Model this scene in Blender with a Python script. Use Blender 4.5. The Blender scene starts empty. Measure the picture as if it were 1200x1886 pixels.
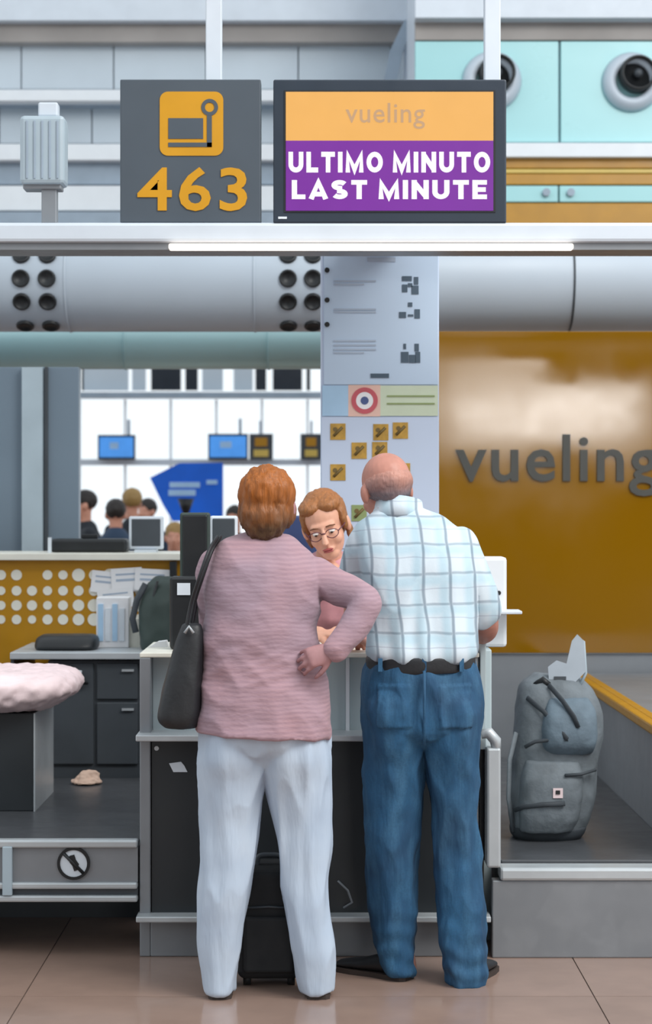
import bpy, bmesh, math, random
from mathutils import Vector, Matrix, Euler, noise
random.seed(7)
PI = math.pi
S = bpy.context.scene
COL = S.collection

# ------------------------------------------------------------------ camera
F = 3600.0; PX, PY = 588.0, 935.0; EYE = 1.53
cam = bpy.data.cameras.new('camera'); camo = bpy.data.objects.new('camera', cam); COL.objects.link(camo)
camo.location = (0, 0, EYE); camo.rotation_euler = (PI/2, 0, 0)
cam.sensor_fit = 'VERTICAL'; cam.sensor_height = 24.0; cam.sensor_width = 36.0
cam.lens = 24.0*F/1886.0
cam.shift_x = (600-PX)/1886.0; cam.shift_y = -(943-PY)/1886.0
cam.clip_end = 200
cam.dof.use_dof = True; cam.dof.focus_distance = 6.35; cam.dof.aperture_fstop = 2.4
S.camera = camo

def C(r, g, b):
    f = lambda c: (c/255/12.92) if c/255 <= .04045 else ((c/255+.055)/1.055)**2.4
    return (f(r), f(g), f(b), 1.0)

# ------------------------------------------------------------------ world, lights, exposure
W = bpy.data.worlds.new('world'); S.world = W; W.use_nodes = True
bg = W.node_tree.nodes['Background']; bg.inputs[0].default_value = (.88, .95, 1.0, 1); bg.inputs[1].default_value = 1.15
def area(name, loc, target, sx, sy, power, color=(1, 1, 1)):
    l = bpy.data.lights.new(name, 'AREA'); l.shape = 'RECTANGLE'; l.size = sx; l.size_y = sy
    l.energy = power; l.color = color
    o = bpy.data.objects.new(name, l); COL.objects.link(o); o.location = loc
    o.rotation_euler = (Vector(target)-Vector(loc)).to_track_quat('-Z', 'Y').to_euler()
    return o
area('assumed_key_light', (4.5, 2.5, 7.5), (0.3, 7.0, 1.0), 4.0, 4.0, 640, (1, .98, .94))  # assumed unseen lamp, gives the key light from upper right
area('assumed_glare_light', (3.43, -10.8, 2.98), (3.43, 10, 2.98), 3.2, .80, 160, (1, .98, .95))  # assumed bare lamp behind the camera, placed for the ochre wall's broad glare
area('assumed_upper_glare_light', (2.6, -10.8, 3.76), (2.6, 10, 3.76), 1.7, .34, 18, (1, .98, .95))  # second assumed lamp, placed for the upper glare band; no window is built
S.view_settings.view_transform = 'Standard'; S.view_settings.look = 'None'
S.view_settings.exposure = 0.0; S.view_settings.gamma = 1.0; S.view_settings.use_curve_mapping = False

# ------------------------------------------------------------------ materials
class NT:
    def __init__(s, name):
        s.m = bpy.data.materials.new(name); s.m.use_nodes = True; s.t = s.m.node_tree
        s.b = s.t.nodes['Principled BSDF']
        s.tc = s.n('ShaderNodeTexCoord')
    def n(s, kind, **kw):
        x = s.t.nodes.new(kind)
        for k, v in kw.items(): setattr(x, k, v)
        return x
    def l(s, a, b): s.t.links.new(a, b)
    def val(s, sock, v):
        if hasattr(v, 'links'): s.l(v, sock)
        else: sock.default_value = v
    def math(s, op, a, b=0.0, c=0.0):
        x = s.n('ShaderNodeMath', operation=op)
        s.val(x.inputs[0], a); s.val(x.inputs[1], b)
        if len(x.inputs) > 2: s.val(x.inputs[2], c)
        return x.outputs[0]
    def mix(s, f, a, b):
        x = s.n('ShaderNodeMix', data_type='RGBA'); s.val(x.inputs[0], f); s.val(x.inputs[6], a); s.val(x.inputs[7], b)
        return x.outputs[2]
    def mapping(s, scale=(1, 1, 1), coord='Object'):
        x = s.n('ShaderNodeMapping'); s.l(s.tc.outputs[coord], x.inputs[0]); x.inputs['Scale'].default_value = scale
        return x.outputs[0]
    def noise(s, scale, detail=3, vec=None, rough=.55):
        x = s.n('ShaderNodeTexNoise'); x.inputs['Scale'].default_value = scale; x.inputs['Detail'].default_value = detail
        x.inputs['Roughness'].default_value = rough
        s.l(vec if vec is not None else s.tc.outputs['Object'], x.inputs['Vector'])
        return x.outputs['Fac']
    def rng(s, v, a, b, c=0.0, d=1.0):
        x = s.n('ShaderNodeMapRange'); s.val(x.inputs[0], v)
        for i, q in enumerate((a, b, c, d)): x.inputs[i+1].default_value = q
        return x.outputs[0]
    def bump(s, h, strength=.3, dist=.01):
        x = s.n('ShaderNodeBump'); x.inputs['Strength'].default_value = strength; x.inputs['Distance'].default_value = dist
        s.l(h, x.inputs['Height']); s.l(x.outputs[0], s.b.inputs['Normal'])
    def xyz(s, vec=None):
        x = s.n('ShaderNodeSeparateXYZ'); s.l(vec if vec is not None else s.tc.outputs['Object'], x.inputs[0]); return x.outputs
    def stripes(s, coord, spacing, width, off=0.0, soft=.35):
        d = s.math('PINGPONG', s.math('ADD', coord, off+50*spacing), spacing/2)
        return s.rng(d, width*(.5-soft/2), width*(.5+soft/2), 1, 0)

def mat(name, col, rough=.5, metal=0.0, var=.08, nscale=6.0, bump=0.0, bscale=60.0, emit=0.0, spec=.5, random_tint=0.0, coat=0.0):
    n = NT(name); c = col if len(col) == 4 else (*col, 1)
    dark = tuple(x*(1-var) for x in c[:3])+(1,); lite = tuple(min(1, x*(1+var)) for x in c[:3])+(1,)
    out = n.mix(n.rng(n.noise(nscale), .3, .7), dark, lite)
    if random_tint:
        oi = n.n('ShaderNodeObjectInfo')
        hv = n.n('ShaderNodeHueSaturation'); n.l(out, hv.inputs['Color'])
        n.l(n.rng(oi.outputs['Random'], 0, 1, 1-random_tint, 1+random_tint), hv.inputs['Value']); out = hv.outputs[0]
    if emit: n.b.inputs['Base Color'].default_value = tuple(x*.12 for x in c[:3])+(1,)
    else: n.l(out, n.b.inputs['Base Color'])
    n.l(n.rng(n.noise(nscale*2.3), .3, .7, max(.02, rough-.05), min(1, rough+.05)), n.b.inputs['Roughness'])
    n.b.inputs['Metallic'].default_value = metal; n.b.inputs['Specular IOR Level'].default_value = spec
    n.b.inputs['Coat Weight'].default_value = coat
    if bump: n.bump(n.noise(bscale, 4), bump, .004)
    if emit:
        n.l(out, n.b.inputs['Emission Color']); n.b.inputs['Emission Strength'].default_value = emit
    return n.m

M = {}
def dm(key, *a, **k): M[key] = mat(key, *a, **k)
dm('tile', C(150, 126, 114), .14, var=.10, nscale=3.5, random_tint=.06, bump=.05, bscale=9)
dm('grout', C(88, 72, 64), .7)
dm('ochre', C(136, 94, 0), .085, var=.05, nscale=.9)
dm('ochre_plain', C(182, 130, 8), .4, var=.06)
dm('letter', C(74, 74, 70), .45)
dm('white', C(226, 231, 236), .5, var=.03)
dm('white_paint', C(205, 214, 224), .45, var=.04)
dm('pale_panel', C(192, 203, 212), .5, var=.05, nscale=1.5)
dm('brown_band', C(150, 145, 142), .5, var=.12, nscale=2)
dm('grey_band', C(150, 165, 180), .5, var=.08)
dm('cyan_panel', C(160, 212, 216), .3, var=.03, nscale=1)
dm('gold', C(178, 128, 28), .35, var=.08)
dm('gold_light', C(206, 178, 90), .35)
dm('duct', C(186, 198, 210), .42, metal=.0, var=.04, nscale=1.2)
dm('duct_teal', C(186, 224, 226), .4, var=.05, nscale=1.2)
dm('black', C(26, 29, 32), .45, var=.15)
dm('black_soft', C(28, 30, 33), .75, var=.2, bump=.2)
dm('panel_black', C(38, 43, 47), .42, var=.10, nscale=3)
dm('charcoal', C(66, 72, 78), .5, var=.1)
dm('navy_frame', C(36, 48, 62), .4, var=.06)
dm('sign_grey', C(72, 82, 92), .5, var=.04)
dm('sign_yellow', C(204, 146, 10), .45, var=.05)
dm('steel', C(172, 178, 182), .36, metal=.2, var=.06, nscale=4)
dm('steel_dull', C(136, 140, 145), .45, metal=.35, var=.06, nscale=5)
dm('steel_light', C(188, 194, 198), .4, metal=.35, var=.05)
dm('counter_pale', C(176, 190, 194), .4, var=.05, nscale=2)
dm('grey_wall', C(112, 128, 142), .35, var=.06, nscale=1.3)
dm('grey_post', C(166, 182, 192), .4, var=.05)
dm('belt_rubber', C(74, 76, 80), .33, var=.12, nscale=5, bump=.08, bscale=140)
dm('paper', C(236, 236, 238), .6, var=.03)
dm('paper_pink', C(236, 214, 216), .55, var=.10, nscale=9)
dm('backpack', C(104, 112, 118), .75, var=.2, nscale=11, bump=.5, bscale=70)
dm('backpack_dark', C(58, 64, 70), .75, var=.2)
dm('backpack_blue', C(98, 114, 126), .75, var=.18, nscale=12, bump=.5, bscale=70)
dm('tag_white', C(214, 222, 230), .5)
dm('tag_dull', C(168, 178, 188), .5)
dm('cream_top', C(232, 230, 218), .4)
dm('poster_blue', C(188, 208, 230), .45, var=.03, nscale=2)
dm('poster_white', C(198, 212, 234), .45, var=.03, nscale=2)
dm('poster_band', C(202, 214, 190), .5, var=.06)
dm('poster_sky', C(170, 204, 232), .5, var=.06)
dm('poster_orange', C(228, 190, 176), .5)
dm('poster_red', C(196, 90, 100), .5)
dm('poster_indigo', C(76, 92, 140), .5)
dm('poster_text', C(168, 182, 200), .6)
dm('poster_dark', C(74, 92, 108), .6)
dm('poster_gold', C(186, 146, 62), .5, var=.2, nscale=40)
dm('poster_gold_dark', C(112, 92, 48), .5)
dm('poster_green', C(140, 156, 104), .5)
dm('blue_board', C(16, 104, 226), .4, var=.12, nscale=2)
dm('blue_print', C(170, 205, 240), .4)
dm('screen_orange', C(236, 176, 92), .4, emit=.92, var=.03)
dm('screen_purple', C(122, 36, 158), .4, emit=.9, var=.04)
dm('screen_text', C(250, 244, 252), .4, emit=1.0, var=0)
dm('screen_grey', C(196, 158, 120), .4, emit=.9, var=.02)
dm('screen_blue', C(78, 150, 232), .4, emit=.9, var=.08)
dm('lamp_strip', C(255, 240, 226), .4, emit=1.6, var=0)
dm('glass_dark', C(40, 44, 52), .2)
dm('skin_mauve', C(164, 120, 122), .5, var=.1, nscale=25)
dm('skin', C(196, 140, 118), .5, var=.08, nscale=25)
dm('skin_pale', C(222, 166, 140), .5, var=.06, nscale=25)
dm('skin_ruddy', C(190, 132, 116), .48, var=.12, nscale=18)
dm('lip', C(168, 84, 82), .45)
dm('eye_white', C(226, 220, 216), .3)
dm('iris', C(58, 40, 32), .3)
dm('brow', C(110, 70, 44), .7)
dm('glasses', C(92, 44, 60), .35)
dm('leather_black', C(30, 32, 36), .5, var=.2, bump=.2, bscale=80)
dm('sole', C(60, 50, 46), .7)
dm('navy_cloth', C(40, 60, 84), .8, var=.1)
dm('dark_cloth', C(30, 36, 44), .8, var=.1)
dm('white_cloth', C(208, 212, 218), .8)
dm('blouse_pink', C(206, 150, 158), .8, var=.14, nscale=14)
dm('scarf', C(214, 208, 224), .8, var=.12, nscale=40)
dm('hair_dark', C(34, 28, 26), .6)
dm('hair_fair', C(150, 120, 70), .6)
dm('bin_green', C(52, 66, 62), .6, var=.2)
dm('crumb', C(222, 190, 170), .6)

def hair_mat(name, top, low, z0, z1, streak=.35):
    n = NT(name)
    z = n.xyz()[2]
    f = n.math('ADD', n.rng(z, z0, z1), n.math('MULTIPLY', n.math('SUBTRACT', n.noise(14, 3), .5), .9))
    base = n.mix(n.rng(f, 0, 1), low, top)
    st = n.noise(1.0, 3, n.mapping((140, 140, 10)))
    n.l(n.mix(n.rng(st, .3, .75, 0, streak), base, (0.02, .012, .006, 1)), n.b.inputs['Base Color'])
    n.b.inputs['Roughness'].default_value = .5
    n.bump(st, .7, .006)
    return n.m
def plaid_mat():
    n = NT('plaid_cotton')
    x, y, z = n.xyz()
    w = n.math('MULTIPLY', n.math('SUBTRACT', n.noise(5, 2), .5), .03)
    xx = n.math('ADD', n.math('ADD', x, n.math('MULTIPLY', z, .06)), w); zz = n.math('ADD', z, w)
    base = C(205, 217, 226)
    wash = n.math('MAXIMUM', n.stripes(xx, .082, .030, .02, .6), n.stripes(zz, .094, .030, .02, .6))
    c = n.mix(n.math('MULTIPLY', wash, .42), base, C(150, 196, 214))
    v = n.math('MULTIPLY', n.stripes(xx, .082, .009, 0, .5), .62)
    h = n.math('MULTIPLY', n.stripes(zz, .094, .008, 0, .5), .45)
    c = n.mix(n.math('MAXIMUM', v, h), c, C(78, 96, 116))
    c = n.mix(n.math('MULTIPLY', n.stripes(zz, .094, .004, .045, .5), .35), c, C(130, 140, 160))
    n.l(c, n.b.inputs['Base Color']); n.b.inputs['Roughness'].default_value = .8
    n.bump(n.noise(90, 3), .15, .003)
    return n.m
def blouse_mat():
    n = NT('mauve_striped_jersey')
    x, y, z = n.xyz()
    w = n.math('MULTIPLY', n.noise(6, 2), .03)
    st = n.stripes(n.math('ADD', z, w), .014, .007, 0, .9)
    c = n.mix(n.rng(n.noise(3.5, 2), .35, .65), C(178, 140, 146), C(160, 138, 150))
    c = n.mix(n.math('MULTIPLY', st, .42), c, C(138, 112, 126))
    n.l(c, n.b.inputs['Base Color']); n.b.inputs['Roughness'].default_value = .85
    n.b.inputs['Sheen Weight'].default_value = .1
    n.bump(n.noise(12, 3, n.mapping((1, 1, 2.2))), .35, .02)
    return n.m
def denim_mat():
    n = NT('blue_denim')
    st = n.noise(1.0, 4, n.mapping((22, 22, 5)))
    c = n.mix(n.rng(n.noise(4, 3), .32, .68), C(26, 62, 92), C(42, 94, 132))
    c = n.mix(n.rng(st, .45, .8, 0, .45), c, C(84, 134, 168))
    c = n.mix(n.rng(n.noise(160, 2), .4, .7, 0, .3), c, C(34, 64, 96))
    n.l(c, n.b.inputs['Base Color']); n.b.inputs['Roughness'].default_value = .85
    n.bump(n.noise(1.0, 3, n.mapping((26, 26, 6))), .4, .02)
    return n.m
def whitepants_mat():
    n = NT('white_linen')
    c = n.mix(n.rng(n.noise(4, 3), .3, .7), C(172, 188, 208), C(192, 205, 220))
    n.l(c, n.b.inputs['Base Color']); n.b.inputs['Roughness'].default_value = .85
    n.bump(n.noise(1.0, 3, n.mapping((22, 22, 4))), .4, .02)
    return n.m
M['plaid'] = plaid_mat(); M['blouse'] = blouse_mat(); M['denim'] = denim_mat(); M['linen'] = whitepants_mat()
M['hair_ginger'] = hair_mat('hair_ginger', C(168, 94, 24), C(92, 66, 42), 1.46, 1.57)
M['hair_grey'] = hair_mat('hair_grey', C(196, 140, 124), C(116, 108, 114), 1.575, 1.635, .22)
M['hair_agent'] = hair_mat('hair_agent', C(176, 112, 60), C(140, 96, 58), 1.35, 1.6)

# ------------------------------------------------------------------ mesh helpers
def P(x, y, Y): return Vector(((x-PX)*Y/F, Y, EYE-(y-PY)*Y/F))
def px(x, Y): return (x-PX)*Y/F
def pz(y, Y): return EYE-(y-PY)*Y/F
class MB:
    def __init__(s): s.v = []; s.f = []; s.smooth = []
    def add(s, vs, fs, smooth=False):
        k = len(s.v); s.v += [tuple(v) for v in vs]
        for f in fs: s.f.append([i+k for i in f]); s.smooth.append(smooth)
        return s
    def box(s, x0, x1, y0, y1, z0, z1):
        vs = [(x0, y0, z0), (x1, y0, z0), (x1, y1, z0), (x0, y1, z0), (x0, y0, z1), (x1, y0, z1), (x1, y1, z1), (x0, y1, z1)]
        return s.add(vs, [(0, 3, 2, 1), (4, 5, 6, 7), (0, 1, 5, 4), (1, 2, 6, 5), (2, 3, 7, 6), (3, 0, 4, 7)])
    def loft(s, rings, smooth=True, cap=True):
        n = len(rings[0]); vs = [p for r in rings for p in r]; fs = []
        for i in range(len(rings)-1):
            for j in range(n):
                a, b = i*n+j, i*n+(j+1) % n
                fs.append((a, b, b+n, a+n))
        if cap: fs.append(tuple(range(n))[::-1]); fs.append(tuple((len(rings)-1)*n+j for j in range(n)))
        return s.add(vs, fs, smooth)
    def tube(s, pts, rad, n=12, flat=None, cap=True):
        pts = [Vector(p) for p in pts]
        if not hasattr(rad, '__len__'): rad = [rad]*len(pts)
        up = None; rings = []
        for i, p in enumerate(pts):
            t = (pts[min(i+1, len(pts)-1)]-pts[max(i-1, 0)]).normalized()
            if up is None:
                up = Vector((0, 0, 1)) if abs(t.z) < .9 else Vector((0, 1, 0))
            u = (up-t*up.dot(t)).normalized(); w = t.cross(u); up = u
            fl = flat or 1
            rings.append([p+u*math.cos(a)*rad[i]+w*math.sin(a)*rad[i]*fl for a in [2*PI*k/n for k in range(n)]])
        return s.loft(rings, True, cap)
    def rod(s, a, b, r, n=14): return s.tube([a, b], r, n)
    def sph(s, c, r, n=16, m=10, rot=None):
        c = Vector(c); r = r if hasattr(r, '__len__') else (r, r, r); rings = []
        for i in range(m+1):
            th = PI*(i+.0)/m; th = min(max(th, .03), PI-.03)
            ring = []
            for k in range(n):
                a = 2*PI*k/n
                p = Vector((r[0]*math.sin(th)*math.cos(a), r[1]*math.sin(th)*math.sin(a), -r[2]*math.cos(th)))
                ring.append(c+(rot @ p if rot else p))
            rings.append(ring)
        return s.loft(rings, True)
    def prism(s, poly, y0, y1, smooth=False):   # poly in xz, extruded along y
        n = len(poly)
        vs = [(x, y0, z) for x, z in poly]+[(x, y1, z) for x, z in poly]
        fs = [tuple(range(n)), tuple(range(2*n-1, n-1, -1))]
        s.add(vs, fs); k = len(s.v)-2*n
        for j in range(n): s.f.append([k+j, k+n+j, k+n+(j+1) % n, k+(j+1) % n]); s.smooth.append(smooth)
        return s
    def disc(s, c, r, y0, y1, n=24, ang=None):
        return s.prism([(c[0]+r*math.cos(2*PI*k/n), c[1]+r*math.sin(2*PI*k/n)) for k in range(n)], y0, y1)
    def ring(s, c, ro, ri, y0, y1, n=32):
        o = [(c[0]+ro*math.cos(2*PI*k/n), c[1]+ro*math.sin(2*PI*k/n)) for k in range(n)]
        q = [(c[0]+ri*math.cos(2*PI*k/n), c[1]+ri*math.sin(2*PI*k/n)) for k in range(n)]
        vs = [(x, y0, z) for x, z in o]+[(x, y0, z) for x, z in q]+[(x, y1, z) for x, z in o]+[(x, y1, z) for x, z in q]
        fs = []
        for j in range(n):
            k = (j+1) % n
            fs += [(j, k, n+k, n+j), (2*n+j, 3*n+j, 3*n+k, 2*n+k), (j, 2*n+j, 2*n+k, k), (n+j, n+k, 3*n+k, 3*n+j)]
        return s.add(vs, fs)
    def xf(s, m):
        s.v = [tuple(m @ Vector(v)) for v in s.v]; return s
    def mesh(s, name):
        me = bpy.data.meshes.new(name); me.from_pydata(s.v, [], s.f)
        for p, sm in zip(me.polygons, s.smooth): p.use_smooth = sm
        bm = bmesh.new(); bm.from_mesh(me); bmesh.ops.recalc_face_normals(bm, faces=bm.faces); bm.to_mesh(me); bm.free()
        return me
    def build(s, name, m, parent=None, bevel=0.0, seg=2):
        return link(name, s.mesh(name), m, parent, bevel, seg)
def link(name, me, m, parent=None, bevel=0.0, seg=2):
    o = bpy.data.objects.new(name, me); COL.objects.link(o)
    if m:
        me.materials.clear(); me.materials.append(M[m] if isinstance(m, str) else m)
    if parent is not None:
        o.parent = parent
        b = base_of(parent)
        o.location = -b if parent.parent is None else (0, 0, 0)
        if parent.type != 'EMPTY' and parent.parent is None: o.location = (0, 0, 0)
    if bevel:
        d = o.modifiers.new('bevel', 'BEVEL'); d.width = bevel; d.segments = seg; d.limit_method = 'ANGLE'; d.angle_limit = .7
    return o
def base_of(p):
    return Vector(p.location) if p.type == 'EMPTY' else Vector((0, 0, 0))
def thing(name, label, cat, loc, group=None):
    o = bpy.data.objects.new(name, None); COL.objects.link(o); o.location = loc
    o.empty_display_size = .1
    return tag(o, label, cat, group)
def tag(o, label, cat, group=None):
    o['label'] = label; o['category'] = cat
    if group: o['group'] = group
    return o
def struct(o, label=None):
    o['kind'] = 'structure'
    if label: o['label'] = label
    return o
def B(x0, x1, y0, y1, z0, z1): return MB().box(x0, x1, y0, y1, z0, z1)
def bpx(xa, xb, ya, yb, Y, d=.02):      # a box whose front face is at depth Y
    return B(px(xa, Y), px(xb, Y), Y, Y+d, pz(yb, Y), pz(ya, Y))
def text(name, body, m, parent, x0, x1, z0, z1, Y, depth=.004, offset=0.0, spacing=1.0):
    cu = bpy.data.curves.new(name, 'FONT'); cu.body = body; cu.extrude = .02; cu.offset = offset; cu.space_character = spacing
    cu.resolution_u = 3
    t = bpy.data.objects.new(name, cu); COL.objects.link(t)
    dg = bpy.context.evaluated_depsgraph_get(); me = bpy.data.meshes.new_from_object(t.evaluated_get(dg))
    bpy.data.objects.remove(t)
    xs = [v.co.x for v in me.vertices]; ys = [v.co.y for v in me.vertices]
    a, b, c, d = min(xs), max(xs), min(ys), max(ys)
    for v in me.vertices:
        q = v.co.copy()
        v.co = (x0+(q.x-a)/(b-a)*(x1-x0), Y-(q.z+.02)/.04*depth, z0+(q.y-c)/(d-c)*(z1-z0))
    return link(name, me, m, parent)

def remesh(mb, voxel, smooth=4, disp=None):
    me = mb.mesh('tmp'); o = bpy.data.objects.new('tmp', me); COL.objects.link(o)
    r = o.modifiers.new('r', 'REMESH'); r.mode = 'VOXEL'; r.voxel_size = voxel; r.use_smooth_shade = True
    if smooth:
        q = o.modifiers.new('s', 'SMOOTH'); q.factor = .5; q.iterations = smooth
    dg = bpy.context.evaluated_depsgraph_get(); out = bpy.data.meshes.new_from_object(o.evaluated_get(dg))
    bpy.data.objects.remove(o); bpy.data.meshes.remove(me)
    if disp:
        nn = [v.normal.copy() for v in out.vertices]
        for v, n in zip(out.vertices, nn): v.co = v.co+n*disp(v.co, n)
    for p in out.polygons: p.use_smooth = True
    return out
def catmull(rows, k=4):
    out = []
    for i in range(len(rows)-1):
        p0, p1, p2, p3 = rows[max(i-1, 0)], rows[i], rows[i+1], rows[min(i+2, len(rows)-1)]
        for j in range(k):
            t = j/k
            out.append(tuple(.5*((2*b)+(-a+c)*t+(2*a-5*b+4*c-d)*t*t+(-a+3*b-3*c+d)*t**3) for a, b, c, d in zip(p0, p1, p2, p3)))
    out.append(rows[-1]); return out
def rowloft(mb, rows, D, exp=2.3, n=36, shrink=0.0, tilt=0.0, k=4):
    """rows: (ypx, xl, xr, centre depth, half depth); outline measured at depth D"""
    rings = []
    for (y, xl, xr, cy, ry) in catmull(rows, k):
        z = pz(y, D); x0, x1 = px(xl, D), px(xr, D); cx = (x0+x1)/2; rx = (x1-x0)/2-shrink; ry2 = ry-shrink
        ring = []
        for j in range(n):
            a = 2*PI*j/n; c, s = math.cos(a), math.sin(a)
            xx = rx*math.copysign(abs(c)**(2/exp), c); yy = ry2*math.copysign(abs(s)**(2/exp), s)
            ring.append((cx+xx, cy+yy, z+tilt*xx))
        rings.append(ring)
    return mb.loft(rings)
def smoothpath(pts, k=5): return [Vector(p) for p in catmull([tuple(p) for p in pts], k)]
def limb(mb, pts, n=16, k=5):
    """pts: (Vector, radius)"""
    c = catmull([(*p, r) for p, r in pts], k)
    mb.tube([q[:3] for q in c], [q[3] for q in c], n)
    mb.sph(c[0][:3], c[0][3]*.98); mb.sph(c[-1][:3], c[-1][3]*.98)
    return mb

def head_shape(mb, mtx, neck_to, neck_r=.055, female=False):
    h = MB()
    h.sph((0, -.016, .030), (.077, .097, .086), 24, 16)
    h.sph((0, .025, -.032), (.061, .072, .088), 20, 14)
    h.sph((0, .056, -.088), (.036 if female else .042, .036, .030))
    h.sph((0, .072, .020), (.050, .020, .014))
    for s in (-1, 1):
        h.sph((s*.034, .062, -.036), (.026, .028, .026))
        h.sph((s*.081, -.004, -.012), (.012, .021, .033))
    h.tube([(0, .093, .012), (0, .104, -.012), (0, .117, -.034), (0, .100, -.046)], [.008, .0105, .0145, .008], 10)
    h.sph((0, .090, -.066), (.025, .014, .013))
    h.xf(mtx)
    mb.add(h.v, h.f, True)
    a = mtx @ Vector((0, -.018, -.05)); b = Vector(neck_to)
    mb.tube([a, a.lerp(b, .5), b], [neck_r, neck_r*.96, neck_r*1.15], 18)
    return mb
def face_parts(mtx, parent, iris='iris', brow='brow', glasses=False):
    for s in (-1, 1):
        MB().sph((s*.030, .0835, -.002), (.0125, .0105, .0062)).xf(mtx).build('eye', 'eye_white', parent)
        MB().sph((s*.030, .0920, -.0045), (.0055, .0035, .0042)).xf(mtx).build('iris', iris, parent)
        MB().tube([(s*.014, .0965, .021), (s*.030, .0950, .0235), (s*.047, .080, .017)], [.0022, .0028, .0018], 8).xf(mtx).build('eyebrow', brow, parent)
    MB().sph((0, .1035, -.0625), (.021, .006, .0045)).sph((0, .1025, -.0705), (.019, .006, .005)).xf(mtx).build('lips', 'lip', parent)
    if glasses:
        g = MB()
        for s in (-1, 1):
            c = [(s*.031+.024*math.cos(a), .104-.008*abs(math.cos(a)), -.006+.017*math.sin(a)) for a in [2*PI*k/20 for k in range(21)]]
            g.tube(c, .0017, 6)
            g.tube([(s*.055, .096, -.003), (s*.074, .05, 0), (s*.082, -.005, .002)], .0022, 6)
        g.tube([(-.008, .106, 0), (0, .112, .003), (.008, .106, 0)], .0022, 6)
        g.xf(mtx).build('glasses', 'glasses', parent)
def hand_shape(mb, mtx, side=1, curl=.35, spread=.10, thumb=.6, scale=1.0):
    """local: wrist at origin, fingers along +Y, back of hand +Z, thumb on side*(+X)"""
    h = MB()
    rings = []
    for y, w, t in ((-.02, .026, .020), (0, .028, .020), (.03, .037, .017), (.06, .041, .015), (.088, .040, .012), (.096, .034, .008)):
        rings.append([(w*math.cos(a), y, t*math.sin(a)) for a in [2*PI*k/16 for k in range(16)]])
    h.loft(rings)
    for i, (fx, fl, r, y0) in enumerate(((.029, .072, .0088, .086), (.010, .080, .0092, .092), (-.010, .075, .0088, .089), (-.029, .060, .0078, .080))):
        a = spread*(1.5-i)*.7; p = Vector((fx*side, y0-.012, 0)); d = Vector((math.sin(a)*side, math.cos(a), 0))
        pts = [p]; c = .15
        for q, ln in enumerate((.45, .32, .25)):
            c += curl*(1.0 if q else .7)
            dd = d*math.cos(c)+Vector((0, 0, -1))*math.sin(c)
            p = p+dd*fl*ln*1.1; pts.append(p)
        h.tube([x for x in pts], [r*1.05, r, r*.95, r*.72], 10); h.sph(pts[-1], r*.74, 8, 6)
        for x in pts[1:3]: h.sph(x, r*1.03, 8, 6)
    t0 = Vector((.022*side, .018, -.004)); t1 = t0+Vector((math.sin(thumb)*side*.036, math.cos(thumb)*.034, -.010))
    t2 = t1+Vector((math.sin(thumb*.7)*side*.028, math.cos(thumb*.7)*.028, -.012)); t3 = t2+Vector((math.sin(thumb*.4)*side*.02, math.cos(thumb*.4)*.02, -.012))
    h.tube([t0, t1, t2, t3], [.0135, .0115, .0105, .0075], 10); h.sph(t3, .0078, 8, 6)
    h.xf(mtx @ Matrix.Scale(scale, 4)); mb.add(h.v, h.f, True)
    return mb
def frame(origin, ydir, zdir):
    y = Vector(ydir).normalized(); z = Vector(zdir); z = (z-y*z.dot(y)).normalized(); x = y.cross(z)
    m = Matrix((x, y, z)).transposed().to_4x4(); m.translation = Vector(origin); return m
def shoe(x, yh, length, yaw, w, hgt, m, parent, sole='sole', heel=.02):
    s = MB(); rings = []
    for t, ww, z1 in ((0, .5, .55), (.04, .72, .9), (.2, .8, 1.0), (.4, .82, .85), (.6, .95, .62), (.8, 1.0, .5), (.93, .8, .4), (1.0, .45, .26)):
        rings.append([(ww*w/2*math.cos(a), t*length, .012+(z1*hgt-.012)*(.5+.5*math.sin(a))) for a in [2*PI*k/18 for k in range(18)]])
    s.loft(rings)
    mt = Matrix.Translation((x, yh, 0)) @ Matrix.Rotation(yaw, 4, 'Z')
    o = s.xf(mt).build('shoe', m, parent)
    q = MB(); rings = []
    for t, ww in ((0, .5), (.05, .78), (.25, .82), (.45, .8), (.7, 1.0), (.88, .95), (1.0, .5)):
        rings.append([(ww*w/2*1.04*c, t*length*1.01-.002, z) for c, z in ((-1, .0), (1, .0), (1, .016), (-1, .016))])
    q.loft(rings, False).xf(mt).build('sole', sole, o)
    return o
def fold(scale, amp, sc=(1, 1, 1), seed=0):
    def f(co, n):
        p = Vector((co.x*sc[0]*scale+seed, co.y*sc[1]*scale, co.z*sc[2]*scale))
        a = noise.noise(p); b = noise.noise(p*2.1)
        return amp*((1-abs(a)*2)*.6+b*.5)
    return f

# ================================================================== SETTING
# floor: slab plus tiles
FY = 6.12; TS = 1.785; FX = -.605*EYE
slab = struct(B(-12, 12.5, -14, 27, -.2, -.004).build('floor', 'grout'), 'polished brown stone tile floor of the hall')
tme = B(.002, TS-.002, .002, TS-.002, -.02, 0).mesh('tile'); tme.materials.append(M['tile'])
i0, i1 = math.ceil((-12-FX)/TS), math.floor((12.4-FX)/TS); j0, j1 = math.ceil((-14-FY)/TS), math.floor((27-FY)/TS)
for i in range(i0, i1):
    for j in range(j0, j1):
        o = bpy.data.objects.new('tile', tme); COL.objects.link(o); o.parent = slab; o.location = (FX+i*TS, FY+j*TS, 0)

# ---- unseen rear wall of the concourse, added to darken glossy reflections
rw = struct(B(-12, 12, -12.3, -12, 0, 7.5).build('wall_added_rear', 'charcoal'), 'unseen grey rear wall added to darken the reflections')
for z0, z1 in ((.02, .3), (6.8, 7.3)): B(-12, 12, -12, -11.9, z0, z1).build('trim_band', 'steel_dull', rw)

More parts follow.
